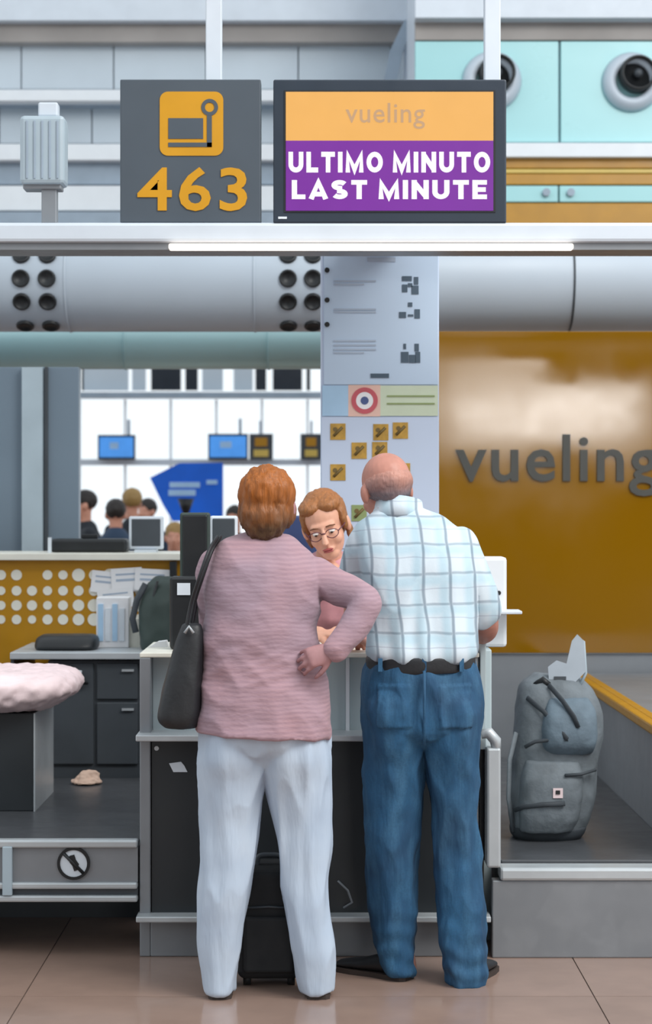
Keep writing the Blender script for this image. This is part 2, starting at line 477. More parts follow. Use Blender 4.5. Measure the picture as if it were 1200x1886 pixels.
# ---- yellow back wall with lettering
YW = 9.6
wy = struct(B(px(806, YW), 4.6, YW, YW+.10, pz(1203, YW), pz(610, YW)).build('wall_right', 'ochre', bevel=.004), 'glossy ochre wall panel with dark lettering')
text('lettering', 'vueling', 'letter', wy, px(838, YW), px(1212, YW), pz(914, YW), pz(800, YW), YW, .012, .012, 1.08)
wl = struct(B(px(806, YW), 4.6, YW+.02, YW+.12, 0, pz(1206, YW)).build('wall_lower', 'steel_dull'), 'grey panel below the ochre wall')

# ---- left grey partition
YG = 9.8
wg = struct(B(-4.5, px(145, YG), YG, YG+.08, 0, pz(676, YG)).build('wall_left', 'grey_wall', bevel=.004), 'grey partition panel')
bpx(40, 78, 676, 1300, YG-.05, .05).build('post', 'grey_post', wg)
bpx(82, 88, 676, 1300, YG-.02, .02).build('seam_strip', 'charcoal', wg)
for x in (-160, -60): bpx(x, x+8, 676, 1300, YG-.02, .02).build('seam_strip', 'charcoal', wg)

# ---- upper facade (left part) far behind the signs
YU = 14.0
wu = struct(B(-6, px(762, YU), YU+.25, YU+.35, pz(440, YU), pz(-420, YU)).build('wall_upper', 'pale_panel'), 'pale upper gallery facade')
def band(y0, y1, m, dY=0.0, name='beam', x0=-980, x1=762, d=.2): return bpx(x0, x1, y0, y1, YU-dY, d+dY).build(name, m, wu, bevel=.006)
band(-60, 38, 'white_paint', .10); band(40, 78, 'brown_band', 0, 'panel_band')
for k in range(-6, 5):     # facade panels with open joints
    for (y0, y1, off) in ((80, 164, 60), (196, 264, 20)):
        x0 = off+k*170-20; x1 = min(x0+168, 760)
        if x0 < 755: bpx(x0, x1, y0, y1, YU+.12, .1).build('panel', 'pale_panel', wu, bevel=.004)
band(165, 186, 'white', .12); band(187, 194, 'grey_band', 0, 'thin_dark_line')  # white beam with a thin grey strip below it
band(265, 295, 'white', .10); band(297, 340, 'grey_band', 0, 'panel_band'); band(342, 388, 'white', .04); band(390, 440, 'grey_band', .06, 'panel_band')
MB().prism([(px(x, YU-.3), pz(y, YU-.3)) for x, y in ((745, 36), (718, 92), (704, 160), (700, 250), (722, 250), (728, 160), (742, 92), (762, 40))], YU-.3, YU-.16).build('brace', 'grey_band', wu)
MB().prism([(px(x, YU-.2), pz(y, YU-.2)) for x, y in ((744, 40), (744, 420), (762, 420), (762, 40))], YU-.2, YU+.2).build('mullion', 'white_paint', wu)

# ---- cyan service block on the right with jet nozzles
YC = 12.5
wc = struct(B(px(764, YC), 6.5, YC+.05, YC+1.2, pz(440, YC), pz(-420, YC)).build('wall_cyan', 'white_paint'), 'pale cyan service block above the ochre wall')
def cb(x0, x1, y0, y1, m, name, d=.06, dY=0.0): return bpx(x0, x1, y0, y1, YC-dY, d+dY).build(name, m, wc, bevel=.005)
cb(764, 1900, -80, 33, 'white_paint', 'beam', dY=.12)
cb(764, 1900, 35, 74, 'brown_band', 'panel_band')
for x0, x1 in ((764, 1028), (1032, 1296), (1300, 1564), (1568, 1830)): cb(x0, x1, 76, 262, 'cyan_panel', 'panel')
cb(764, 1900, 263, 289, 'white', 'beam', dY=.06)
cb(764, 1900, 290, 310, 'gold', 'stripe'); cb(764, 1900, 311, 319, 'gold_light', 'stripe'); cb(764, 1900, 320, 340, 'gold', 'stripe')
for x0, x1 in ((764, 1027), (1030, 1296), (1300, 1564)): cb(x0, x1, 342, 372, 'cyan_panel', 'panel', dY=.02)
for x in (1005, 1050): 
    MB().disc((px(x, YC-.02), pz(355, YC-.02)), .025, YC-.05, YC-.015, 14).build('rivet', 'grey_band', wc)
cb(764, 1900, 374, 440, 'gold', 'stripe', dY=.03)
for x, y in ((905, 150), (1162, 152), (1432, 152)):
    t = thing('jet_nozzle', {905: 'round silver jet air nozzle half hidden behind the dark screen corner', 1162: 'round silver jet air nozzle fully in view on cyan panel', 1432: 'round silver jet air nozzle on the last cyan panel'}[x], 'air nozzle', (px(x, YC), YC-.001, pz(y, YC)), 'jet nozzles on the cyan panels')
    c = (px(x, YC), pz(y, YC)); m = MB(); rings = []
    for r, dy in ((.185, 0), (.190, -.02), (.180, -.05), (.160, -.075), (.135, -.085), (.112, -.07), (.105, -.02)):
        rings.append([(c[0]+r*math.cos(a), YC+dy, c[1]+r*math.sin(a)) for a in [2*PI*k/36 for k in range(36)]])
    m.loft(rings, True, False).build('flange', 'duct', t)
    m = MB(); rings = []
    for r, dy in ((.115, -.02), (.115, -.10), (.108, -.13), (.096, -.13), (.092, -.05)):
        rings.append([(c[0]+.03+r*math.cos(a), YC+dy, c[1]+.04+r*math.sin(a)) for a in [2*PI*k/30 for k in range(30)]])
    m.loft(rings, True, True).build('throat', 'black', t)
    MB().sph((c[0]+.03, YC-.09, c[1]+.04), (.03, .03, .03)).build('core', 'charcoal', t)

# ---- far hall behind everything
YB = 22.0
wb = struct(B(-14, 14, YB+.1, YB+.3, pz(672, YB), pz(400, YB)).build('wall_back', 'white'), 'bright white far wall of the hall')
for x0, x1 in ((278, 333), (341, 364), (470, 490), (502, 556), (564, 571), (150, 150+4), (640, 700), (720, 745), (90, 120)):
    bpx(x0, x1, 660, 719, YB+.06, .05).build('window_pane', 'glass_dark', wb)
for x0, x1 in ((150, 236), (243, 268), (372, 410), (430, 465)): bpx(x0, x1, 660, 719, YB+.06, .05).build('wall_panel', 'pale_panel', wb)
bpx(-800, 1500, 722, 732, YB-.1, .3).build('ledge', 'grey_band', wb)
bpx(-800, 1500, 846, 852, YB-.1, .2).build('ledge', 'grey_band', wb)
for k in range(-8, 14):
    bpx(60+k*84, 64+k*84, 736, 1200, YB, .06).build('mullion', 'white', wb)
bpx(-800, 1500, 985, 1190, YB+.1, .1).build('wall_panel', 'white', wb)

# ================================================================== OVERHEAD
# round ventilation duct
YD, RD = 10.25, .262
zc = pz(611, YD)+RD
duct = thing('ventilation_duct', 'large round pale grey duct running across above the counters', 'duct', (0, YD, zc-RD))
dm_ = MB(); dm_.tube([(-6, YD, zc), (6, YD, zc)], RD, 64); dm_.build('duct_shell', 'duct', duct)
for x in (1046, 130, 470, 790): MB().tube([(px(x, YD)-.005, YD, zc), (px(x, YD)+.005, YD, zc)], RD+.004, 64).build('joint', 'charcoal' if x == 1046 else 'duct', duct)
nz = None
for x in (38, 86, 530, 576, 622, -420, -372):
    for y in (472, 515, 556, 596):
        ang = math.asin(max(-1, min(1, (pz(y, YD-RD*.8)-zc)/RD)))
        base = Vector((px(x, YD-RD), YD-RD*math.cos(ang), zc+RD*math.sin(ang)))
        if nz is None:
            m = MB(); rings = []
            for r, d in ((.046, -.012), (.046, .010), (.040, .014), (.034, .012), (.031, .004)):
                rings.append([(r*math.cos(a), -d, r*math.sin(a)) for a in [2*PI*k/20 for k in range(20)]])
            m.loft(rings, True, True); nz = m.mesh('nozzle'); nz.materials.append(M['black'])
        o = bpy.data.objects.new('nozzle', nz); COL.objects.link(o); o.parent = duct
        o.location = base-Vector(duct.location); o.rotation_euler = (-ang, 0, 0)
for x in (-4.2, 4.9): MB().rod((x, YD, 0), (x, YD, zc-RD+.02), .06).build('support', 'grey_post', duct)
YT = 11.0
t2 = thing('teal_pipe', 'slim teal pipe running below the large round duct', 'pipe', (0, YT, pz(680, YT)))
rt = (pz(596, YT)-pz(680, YT))/2
MB().tube([(-6, YT, pz(638, YT)), (1.4, YT, pz(638, YT))], rt, 48).build('pipe_shell', 'duct_teal', t2)
for x in (232, 495): MB().tube([(px(x, YT)-.006, YT, pz(638, YT)), (px(x, YT)+.006, YT, pz(638, YT))], rt+.005, 48).build('joint', 'duct_teal', t2)
MB().rod((-4.0, YT, 0), (-4.0, YT, pz(672, YT)), .06).build('support', 'grey_post', t2)

# sign gantry
YS = 7.0
g = thing('sign_gantry', 'white steel gantry carrying the hanging signs over the counter', 'gantry', (0, YS+.1, 0))
B(-5, 5, YS-.02, YS+.20, pz(447, YS), pz(411, YS)).build('beam', 'white_paint', g, bevel=.012)
B(-5, 5, YS+.0, YS+.18, pz(460, YS), pz(447, YS)).build('lower_rail', 'steel_dull', g)
for x in (375, 897): B(px(x, YS), px(x+30, YS), YS+.115, YS+.17, pz(147, YS)-.3, 3.95).build('hanger', 'white_paint', g, bevel=.004)
B(-5, 5, YS, YS+.2, 3.9, 4.1).build('top_beam', 'white_paint', g)
for x in (-4.9, 4.8): B(x, x+.1, YS+.05, YS+.15, 0, 4.0).build('column', 'white_paint', g)
li = tag(bpx(310, 1056, 448, 459, YS-.05, .05).build('light_strip', 'lamp_strip', bevel=.006), 'long lit fluorescent strip under the gantry beam', 'light')

# 463 sign
t = thing('counter_sign', 'dark grey square sign with yellow bag symbol and number 463', 'sign', (px(351, YS), YS, pz(410, YS)))
bpx(221, 480, 146, 410, YS, .09).build('sign_box', 'sign_grey', t, bevel=.004)
def rrect(x0, x1, z0, z1, r, n=6):
    out = []
    for cx, cz, a0 in ((x1-r, z1-r, 0), (x0+r, z1-r, PI/2), (x0+r, z0+r, PI), (x1-r, z0+r, 1.5*PI)):
        out += [(cx+r*math.cos(a0+PI/2*k/n), cz+r*math.sin(a0+PI/2*k/n)) for k in range(n+1)]
    return out
q = lambda x: px(x, YS); w_ = lambda y: pz(y, YS)
MB().prism(rrect(q(294), q(411), w_(287), w_(169), .03), YS-.003, YS).build('symbol_plate', 'sign_yellow', t)
m = MB()
m.box(q(310), q(374), YS-.005, YS-.003, w_(256), w_(218))
m.box(q(310), q(390), YS-.005, YS-.003, w_(271), w_(263)); m.box(q(381), q(390), YS-.005, YS-.003, w_(271), w_(208))
m.ring((q(386), w_(198)), .030, .017, YS-.0052, YS-.003)
m.build('symbol', 'sign_grey', t)
text('number', '463', 'sign_yellow', t, q(253), q(455), w_(389), w_(308), YS, .004, .016, 1.12)

# last minute screen
t = thing('display_screen', 'dark framed lit screen reading ULTIMO MINUTO LAST MINUTE', 'screen', (px(718, YS), YS, pz(410, YS)))
bpx(503, 932, 146, 411, YS-.02, .13).build('casing', 'navy_frame', t, bevel=.006)
Y2 = YS-.022
q = lambda x: px(x, Y2); w_ = lambda y: pz(y, Y2)
bpx(523, 912, 166, 391, Y2-.001, .01).build('bezel_inner', 'black', t)
bpx(526, 908, 169, 259, Y2-.003, .01).build('orange_field', 'screen_orange', t)
bpx(526, 908, 259, 388, Y2-.003, .01).build('purple_field', 'screen_purple', t)
text('logo_text', 'vueling', 'screen_grey', t, q(636), q(782), w_(238), w_(190), Y2-.003, .002, .006, 1.05)
def arc(cx, cy, rx, ry, a0, a1, n=12): return [(cx+rx*math.cos(math.radians(a0+(a1-a0)*k/n)), cy+ry*math.sin(math.radians(a0+(a1-a0)*k/n))) for k in range(n+1)]
def strip(mb, pts, w, y0, y1, closed=False):     # flat stroke of width w with mitred corners
    L = len(pts); a, b = [], []
    for i in range(L):
        p = Vector(pts[i]); p0 = Vector(pts[(i-1) % L]) if (i or closed) else None; p1 = Vector(pts[(i+1) % L]) if (i < L-1 or closed) else None
        d0 = (p-p0).normalized() if p0 is not None else (p1-p).normalized(); d1 = (p1-p).normalized() if p1 is not None else d0
        n0 = Vector((-d0.y, d0.x)); n1 = Vector((-d1.y, d1.x)); m_ = (n0+n1).normalized(); k = min(1/max(m_.dot(n1), .2), 2.2)*w/2
        a.append(p+m_*k); b.append(p-m_*k)
    vs = [(v.x, y0, v.y) for v in a]+[(v.x, y0, v.y) for v in b]+[(v.x, y1, v.y) for v in a]+[(v.x, y1, v.y) for v in b]; fs = []
    for i in range(L if closed else L-1):
        j = (i+1) % L
        fs += [(i, j, L+j, L+i), (2*L+i, 3*L+i, 3*L+j, 2*L+j), (i, 2*L+i, 2*L+j, j), (L+i, L+j, 3*L+j, 3*L+i)]
    if not closed: fs += [(0, L, 3*L, 2*L), (L-1, 3*L-1, 4*L-1, 2*L-1)]
    mb.add(vs, fs)
def glyph(ch, h, w):
    e = w/2; H = h
    G = {'L': (.62, lambda W: [[(e, H), (e, e), (W, e)]]), 'T': (.72, lambda W: [[(0, H-e), (W, H-e)], [(W/2, H-e), (W/2, 0)]]), 'I': (.24, lambda W: [[(W/2, 0), (W/2, H)]]),
         'U': (.78, lambda W: [[(e, H)]+arc(W/2, W/2-0, W/2-e, W/2-e, 180, 360)+[(W-e, H)]]), 'M': (.94, lambda W: [[(e, 0), (e, H-e*1.3), (W/2, e), (W-e, H-e*1.3), (W-e, 0)]]),
         'N': (.78, lambda W: [[(e, 0), (e, H)], [(e, H-e), (W-e, e)], [(W-e, 0), (W-e, H)]]), 'O': (.86, lambda W: [arc(W/2, H/2, W/2-e, H/2-e, 0, 345, 23)]),
         'A': (.86, lambda W: [[(e*.8, 0), (W/2, H-e*1.0), (W-e*.8, 0)], [(W*.22, H*.26), (W*.78, H*.26)]]),
         'E': (.66, lambda W: [[(W, H-e), (e, H-e), (e, e), (W, e)], [(e, H/2), (W*.92, H/2)]]),
         'S': (.74, lambda W: [arc(W/2, H*.73, W/2-e, H*.27-e, 25, 270, 12)+arc(W/2, H*.27, W/2-e, H*.27-e, 90, -155, 12)[0:]])}
    return G[ch]
def signline(body, x0, x1, z0, z1, Yf, wk=.24):
    h = z1-z0; adv = []; gap = .16
    for ch in body: adv.append(.36 if ch == ' ' else glyph(ch, 1, wk)[0]+gap)
    sx = (x1-x0)/(sum(adv)-gap)/h; x = x0
    for ch, ad in zip(body, adv):
        if ch != ' ':
            g_ = glyph(ch, h, h*wk); mb = MB()
            for pl in g_[1](g_[0]*h): strip(mb, pl, h*wk, Yf-.002, Yf, ch == 'O')
            mb.v = [(x+v[0]*sx, v[1], z0+v[2]) for v in mb.v]
            mb.build('letter', 'screen_text', t)
        x += ad*h*sx
signline('ULTIMO MINUTO', q(531), q(902), w_(318), w_(280), Y2-.003)
signline('LAST MINUTE', q(537), q(896), w_(367), w_(332), Y2-.003)
bpx(512, 528, 399, 403, Y2, .01).build('brand_mark', 'tag_white', t)

# speaker box standing on the beam
t = thing('speaker_box', 'small pale grey box on a short pole above the beam', 'speaker', (px(80, YS), YS+.1, pz(411, YS)))
bpx(36, 118, 212, 338, YS+.03, .12).build('housing', 'grey_post', t, bevel=.014)
for k in range(5): bpx(48+k*14, 51+k*14, 222, 328, YS+.026, .01).build('groove', 'grey_band', t)
bpx(42, 112, 336, 348, YS+.05, .08).build('foot', 'steel_dull', t, bevel=.004)
bpx(76, 104, 346, 411, YS+.06, .05).build('pole', 'steel_dull', t, bevel=.004)
bpx(70, 106, 188, 214, YS+.06, .06).build('bracket', 'white_paint', t, bevel=.006)

# ================================================================== INFORMATION PILLAR
YP = 7.72
t = thing('information_pillar', 'tall pale pillar with notices and prohibited item symbols', 'pillar', (px(699, YP), YP+.06, 0))
B(px(590, YP), px(808, YP), YP, YP+.10, 0, 2.66).build('pillar_body', 'poster_white', t, bevel=.004)
B(px(650, YP), px(740, YP), YS+.2, YP+.02, 2.56, 2.62).build('bracket', 'white_paint', t)
up = bpx(596, 806, 466, 708, YP-.006, .006).build('notice_board', 'poster_blue', t)
lo = bpx(592, 806, 768, 1010, YP-.004, .004).build('symbol_board', 'poster_white', t)
def pr(x0, x1, y0, y1, m, d=.009, name='print'): return bpx(x0, x1, y0, y1, YP-d, d-.0035).build(name, m, t)
for y0, y1 in ((474, 482),): pr(676, 728, y0, y1, 'poster_text')
for y in (516, 522, 568, 573, 626, 634, 642, 648): pr(614, 692 if y not in (648, 522) else 670, y, y+3, 'poster_text')
pr(682, 716, 688, 696, 'poster_dark')
for y in (498, 553, 598):
    MB().disc((px(602, YP), pz(y, YP)), .010, YP-.012, YP-.005, 14).build('bolt', 'black', t)
def pict(cx, cy, items):
    for dx, dy, w, h in items:
        pr(cx+dx-w/2, cx+dx+w/2, cy+dy-h/2, cy+dy+h/2, 'poster_dark', .0085, 'pictogram')
pict(755, 525, ((-6, -12, 18, 9), (11, -8, 8, 14), (-10, 6, 10, 14), (9, 9, 13, 16), (0, 0, 8, 7)))
pict(755, 575, ((-14, 5, 13, 11), (13, 3, 10, 17), (0, -14, 8, 8), (1, 6, 10, 4)))
pict(755, 650, ((-10, -12, 5, 10), (12, -10, 8, 14), (-10, 8, 14, 20), (4, 11, 12, 15), (14, 8, 9, 20)))
pr(593, 641, 710, 766, 'poster_sky', .006, 'band'); pr(700, 806, 710, 766, 'poster_band', .006, 'band')
pr(641, 700, 709, 767, 'poster_orange', .006, 'emblem_field')
for y in (728, 742): pr(712, 800, y, y+3, 'poster_green', .0085)
c = (px(671, YP), pz(738, YP))
MB().ring(c, .052, .034, YP-.009, YP-.004).build('emblem_ring', 'poster_red', t)
MB().disc(c, .034, YP-.0085, YP-.004, 28).build('emblem_disc', 'paper', t)
MB().disc(c, .016, YP-.0095, YP-.004, 20).build('emblem_centre', 'poster_indigo', t)
for x, y in ((622, 795), (701, 796), (737, 793), (661, 830), (699, 829), (622, 870), (741, 868), (661, 945)):
    s_ = bpx(x-14, x+14, y-15, y+15, YP-.007, .004).build('symbol_tile', 'poster_gold' if y < 900 else 'poster_green', t)
    m = MB(); a = random.uniform(.4, 1.1)
    m.tube([(px(x-8, YP), YP-.007, pz(y+8, YP)), (px(x+8, YP), YP-.007, pz(y-8, YP))], .006, 6)
    m.disc((px(x-3+random.uniform(-3, 3), YP), pz(y-4, YP)), .009, YP-.009, YP-.006, 10)
    m.build('symbol', 'poster_gold_dark', t)

# ================================================================== CHECK-IN COUNTER
YK = 6.64
t = thing('checkin_counter', 'check-in counter with pale upper panels and black lower front', 'counter', (0, YK+.2, 0))
B(px(276, YK), px(874, YK), YK+.02, YK+.5, 0, pz(1692, YK)).build('plinth', 'steel_dull', t, bevel=.004)
B(px(252, YK), px(902, YK), YK-.04, YK+.05, pz(1695, YK), pz(1684, YK)).build('foot_rail', 'steel_light', t, bevel=.004)
B(px(278, YK), px(874, YK), YK+.03, YK+.48, pz(1684, YK), pz(1362, YK)).build('front_panel', 'panel_black', t)
B(px(252, YK), px(883, YK), YK-.05, YK+.12, pz(1366, YK-.05), pz(1354, YK-.05)).build('bag_ledge', 'steel_light', t, bevel=.004)
for x0, x1 in ((276, 452), (455, 637), (644, 874)):
    B(px(x0, YK), px(x1, YK), YK+.10, YK+.14, pz(1355, YK), pz(1212, YK)).build('upper_panel', 'counter_pale', t, bevel=.003)
B(px(637, YK), px(644, YK), YK+.085, YK+.14, pz(1355, YK), pz(1212, YK)).build('divider', 'white', t)
B(px(256, YK), px(883, YK), YK+.02, YK+.56, pz(1212, YK), pz(1203, YK)).build('worktop', 'cream_top', t, bevel=.004)
B(px(256, YK), px(276, YK), YK+.02, YK+.5, 0, pz(1212, YK)).build('end_post', 'steel_dull', t, bevel=.004)
B(px(874, YK), px(883, YK), YK+.04, YK+.5, 0, pz(1212, YK)).build('end_post', 'steel_light', t, bevel=.004)
MB().disc((px(287, YK), pz(1380, YK)), .008, YK+.024, YK+.031, 12).build('lock', 'steel_light', t)
MB().prism([(px(x, YK), pz(y, YK)) for x, y in ((310, 1408), (332, 1405), (338, 1412), (344, 1424), (318, 1424))], YK+.027, YK+.031).build('sticker', 'tag_white', t)
MB().tube([P(x, y, YK+.022) for x, y in ((622, 1622), (640, 1640), (648, 1662), (632, 1672))], .004, 8).build('cable', 'steel_dull', t)

# side barrier panel between counter and scale
t = thing('side_panel', 'upright grey metal end panel with rounded clamp beside the counter', 'panel', (px(908, 6.6), 6.7, 0))
B(px(896, 6.6), px(922, 6.6), 6.60, 6.86, pz(1597, 6.62), pz(1378, 6.6)).build('plate', 'steel_light', t, bevel=.008)
B(px(887, 6.6), px(895, 6.6), 6.695, 7.3, 0, pz(1380, 6.6)).build('gap_strip', 'black', t)
MB().tube([P(x, y, 6.62) for x, y in ((886, 1352), (900, 1350), (912, 1364), (914, 1384))], [.016, .02, .02, .015], 12).build('clamp', 'steel_light', t)
B(px(882, 6.7), px(893, 6.7), 6.66, 7.2, pz(1378, 6.7), pz(1168, 6.7)).build('upper_screen', 'counter_pale', t, bevel=.003)

# white ticket printer on counter right end
t = thing('ticket_printer', 'white box printer with small output shelf beside the ochre wall', 'printer', (px(908, 7.0), 7.0, 1.03))
B(px(878, 7.0), px(933, 7.0), 7.0, 7.12, 1.03, pz(1026, 7.0)).build('housing', 'white', t, bevel=.012)
B(px(890, 7.0), px(956, 7.0), 6.9, 7.02, pz(1130, 6.95), pz(1124, 6.95)).build('tray', 'tag_white', t, bevel=.003)
MB().disc((px(918, 7.0), pz(1092, 7.0)), .008, 6.996, 7.002, 12).build('button', 'black', t)
tag(B(px(887, 6.9), px(905, 6.9), 6.9, 7.16, 0, 1.03).build('printer_stand', 'counter_pale', bevel=.006), 'pale grey cabinet carrying the white ticket printer', 'cabinet').location.z = 0

# ================================================================== BAGGAGE SCALE (right)
ZB = .315
t = thing('baggage_belt', 'grey baggage belt with steel front below the ochre wall', 'conveyor', (.9, 7.5, 0))
xl, xr = px(927, YK), 1.26
B(px(906, YK), 2.4, YK, YK+.06, 0, pz(1622, YK)).build('front_panel', 'steel_dull', t, bevel=.004)
B(px(920, YK), 2.4, YK-.01, YK+.09, pz(1622, YK), pz(1598, YK)).build('front_lip', 'steel_light', t, bevel=.01)
B(px(927, YK), xr, YK+.09, 9.55, 0, ZB-.02).build('belt_bed', 'charcoal', t)
B(px(927, YK), xr, YK+.10, 9.5, ZB-.02, ZB).build('belt', 'belt_rubber', t, bevel=.004)
B(xr, xr+.9, YK+.09, 9.55, 0, .685).build('side_guard', 'steel_dull', t)
B(xr-.03, xr+.05, YK+.09, 9.55, .685, .725).build('gold_rail', 'ochre_plain', t, bevel=.008)
B(xr+.006, xr+.022, YK+.09, 9.54, .722, .7265).build('rail_groove', 'gold', t)
B(xr+.05, xr+.9, YK+.09, 9.55, .685, .72).build('guard_top', 'steel_dull', t)

# backpack
YQ = 7.25
t = thing('backpack', 'grey travel backpack with white airline tag on the right belt', 'backpack', (px(1025, YQ), YQ, ZB))
rows = [(1552, 955, 1062, 7.22, .075), (1535, 944, 1078, 7.22, .10), (1480, 940, 1098, 7.23, .125), (1420, 946, 1104, 7.24, .13), (1350, 952, 1116, 7.25, .13),
        (1300, 956, 1110, 7.26, .12), (1265, 966, 1088, 7.27, .10), (1246, 990, 1062, 7.27, .06)]
m = MB(); rowloft(m, rows, 7.15, 2.6)
link('pack_body', remesh(m, .007, 4, fold(13, .006, (1, 1, .7), 3)), 'backpack', t)
m = MB(); rowloft(m, [(1535, 960, 1056, 7.13, .05), (1500, 958, 1070, 7.13, .07), (1440, 962, 1076, 7.13, .07), (1405, 972, 1070, 7.14, .05)], 7.08, 2.8)
link('front_pocket', remesh(m, .007, 3, fold(16, .004, (1, 1, .7), 8)), 'backpack', t)
m = MB(); rowloft(m, [(1392, 1010, 1092, 7.14, .03), (1370, 1000, 1100, 7.13, .06), (1320, 1004, 1102, 7.14, .06), (1290, 1016, 1088, 7.16, .03)], 7.08, 2.8)
link('upper_pocket', remesh(m, .007, 3, fold(16, .004, (1, 1, .7), 12)), 'backpack_blue', t)
MB().tube([P(x, y, YY) for x, y, YY in ((966, 1376, 7.10), (985, 1366, 7.09), (1020, 1362, 7.09), (1046, 1362, 7.07))], .007, 8).build('zip', 'backpack_dark', t)
MB().tube([P(x, y, YY) for x, y, YY in ((1040, 1428, 7.06), (1070, 1426, 7.07), (1096, 1418, 7.12))], .006, 8).build('zip', 'backpack_dark', t)
MB().tube([P(x, y, YY) for x, y, YY in ((1010, 1262, 7.16), (1035, 1290, 7.10), (1056, 1320, 7.07), (1064, 1340, 7.07))], .011, 8, .5).build('strap', 'backpack_dark', t)
MB().tube([P(x, y, YY) for x, y, YY in ((950, 1350, 7.18), (938, 1400, 7.14), (936, 1470, 7.14), (946, 1530, 7.17))], .013, 8, .5).build('strap', 'backpack', t)
m = MB(); rowloft(m, [(1553, 956, 1062, 7.22, .083), (1540, 943, 1078, 7.22, .108), (1524, 941, 1084, 7.22, .116)], 7.15, 2.6)
link('base_panel', remesh(m, .007, 2), 'backpack_dark', t)
MB().tube([P(x, y, YY) for x, y, YY in ((948, 1492, 7.13), (962, 1486, 7.08), (1000, 1482, 7.05), (1040, 1480, 7.05))], .009, 8, .5).build('strap', 'backpack_dark', t)
MB().tube([P(x, y, YY) for x, y, YY in ((970, 1285, 7.17), (1000, 1310, 7.12), (1030, 1345, 7.08), (1044, 1362, 7.06))], .010, 8, .5).build('strap', 'backpack_dark', t)
MB().tube([P(x, y, YY) for x, y, YY in ((985, 1262, 7.2), (1000, 1252, 7.19), (1010, 1262, 7.18))], .013, 8).build('buckle', 'black', t)
bpx(1018, 1036, 1452, 1470, 7.052, .008).build('patch', 'paper_pink', t)
bpx(1023, 1031, 1456, 1463, 7.049, .004).build('patch_print', 'black', t)
tg = MB().prism([(px(x, 7.2), pz(y, 7.2)) for x, y in ((1010, 1258), (1008, 1228), (1024, 1216), (1042, 1222), (1052, 1180), (1062, 1168), (1074, 1180), (1078, 1236), (1052, 1262))], 7.19, 7.194)
tg.build('tag', 'tag_dull', t)
bpx(1020, 1042, 1246, 1252, 7.186, .004).build('tag_print', 'charcoal', t)
MB().tube([P(x, y, 7.2) for x, y in ((1056, 1262), (1060, 1200), (1064, 1172), (1074, 1182), (1078, 1240), (1066, 1266))], .006, 8).build('haul_loop', 'grey_post', t)

# ================================================================== LEFT BELT AND RAILS
ZL = .385
t = thing('baggage_scale', 'grey baggage scale belt with steel rails left of the counter', 'conveyor', (-1.2, 7.4, 0))
B(-3.2, px(256, YK)-.005, YK+.05, 8.28, ZL-.06, ZL-.012).build('belt_bed', 'charcoal', t)
B(-3.2, px(256, YK)-.01, YK+.06, 8.27, ZL-.012, ZL).build('belt', 'belt_rubber', t)
B(-3.2, px(256, YK)-.006, YK, YK+.05, pz(1562, YK), pz(1548, YK)).build('top_rail', 'steel_light', t, bevel=.006)
B(-3.2, px(256, YK)-.006, YK+.015, YK+.045, pz(1626, YK), pz(1562, YK)).build('front_panel', 'steel_dull', t)
B(-3.2, px(256, YK)-.006, YK, YK+.04, pz(1638, YK), pz(1626, YK)).build('middle_rail', 'steel_light', t, bevel=.006)
B(-3.2, px(256, YK)-.006, YK+.02, YK+.04, pz(1650, YK), pz(1638, YK)).build('dark_gap_strip', 'charcoal', t)  # charcoal strip makes the gap between the rails dark
B(-3.2, px(256, YK)-.006, YK, YK+.04, pz(1662, YK), pz(1650, YK)).build('bottom_rail', 'steel_light', t, bevel=.006)
bpx(4, 22, 1560, 1650, YK-.006, .02).build('bracket', 'grey_post', t, bevel=.003)
bpx(4-420, 22-420, 1560, 1650, YK-.006, .02).build('bracket', 'grey_post', t, bevel=.003)
B(-3.2, px(256, YK)-.01, 7.3, 8.25, 0, ZL-.06).build('base', 'charcoal', t)
c = (px(135, YK), pz(1591, YK))
sg = MB().disc(c, .052, YK+.008, YK+.014, 32).build('notice_disc', 'tag_white', t)
MB().ring(c, .056, .046, YK+.004, YK+.013).build('notice_ring', 'black', t)
m = MB()
m.tube([(c[0]-.034, YK+.006, c[1]+.034), (c[0]+.034, YK+.006, c[1]-.034)], .006, 6)
m.prism([(c[0]+a*.001, c[1]+b*.001) for a, b in ((-14, 26), (2, 30), (8, 12), (18, -2), (14, -22), (2, -26), (-4, -8), (-14, 4))], YK+.005, YK+.009)
m.build('foot_symbol', 'black', t)

# pedestal box with crumpled sheet
YX = 7.37
t = thing('pedestal_unit', 'dark pedestal box with a bare steel side on the scale belt', 'cabinet', (-1.3, YX+.2, ZL))
B(-2.2, px(65, YX)-.006, YX, YX+.50, ZL, .755).build('front_box', 'panel_black', t, bevel=.004)
B(px(65, YX)-.006, px(65, YX), YX-.005, YX+.505, ZL, .755).build('steel_side', 'steel', t)
rows = []
m = MB()
rowloft(m, [(1312, -190, 78, 7.6, .26), (1302, -200, 96, 7.58, .31), (1276, -200, 132, 7.57, .33), (1254, -196, 122, 7.58, .32), (1246, -190, 96, 7.6, .27)], 7.3, 3.2)
sh = link('crumpled_sheet', remesh(m, .012, 4, fold(19, .012, (1, 1, 1.4), 5)), 'paper_pink')
tag(sh, 'crumpled white and pink plastic sheet on the dark pedestal box', 'sheet')

# paper scrap on belt
m = MB(); rowloft(m, [(1424, 130, 188, 8.1, .07), (1420, 134, 186, 8.1, .05), (1404, 152, 180, 8.1, .015)], 8.1, 1.4)
o = tag(link('paper_scrap', remesh(m, .005, 1, fold(34, .009)), 'crumb'), 'crumpled beige paper lying on the belt by the drawers', 'paper')
o.location.z = ZL-min(v.co.z for v in o.data.vertices)

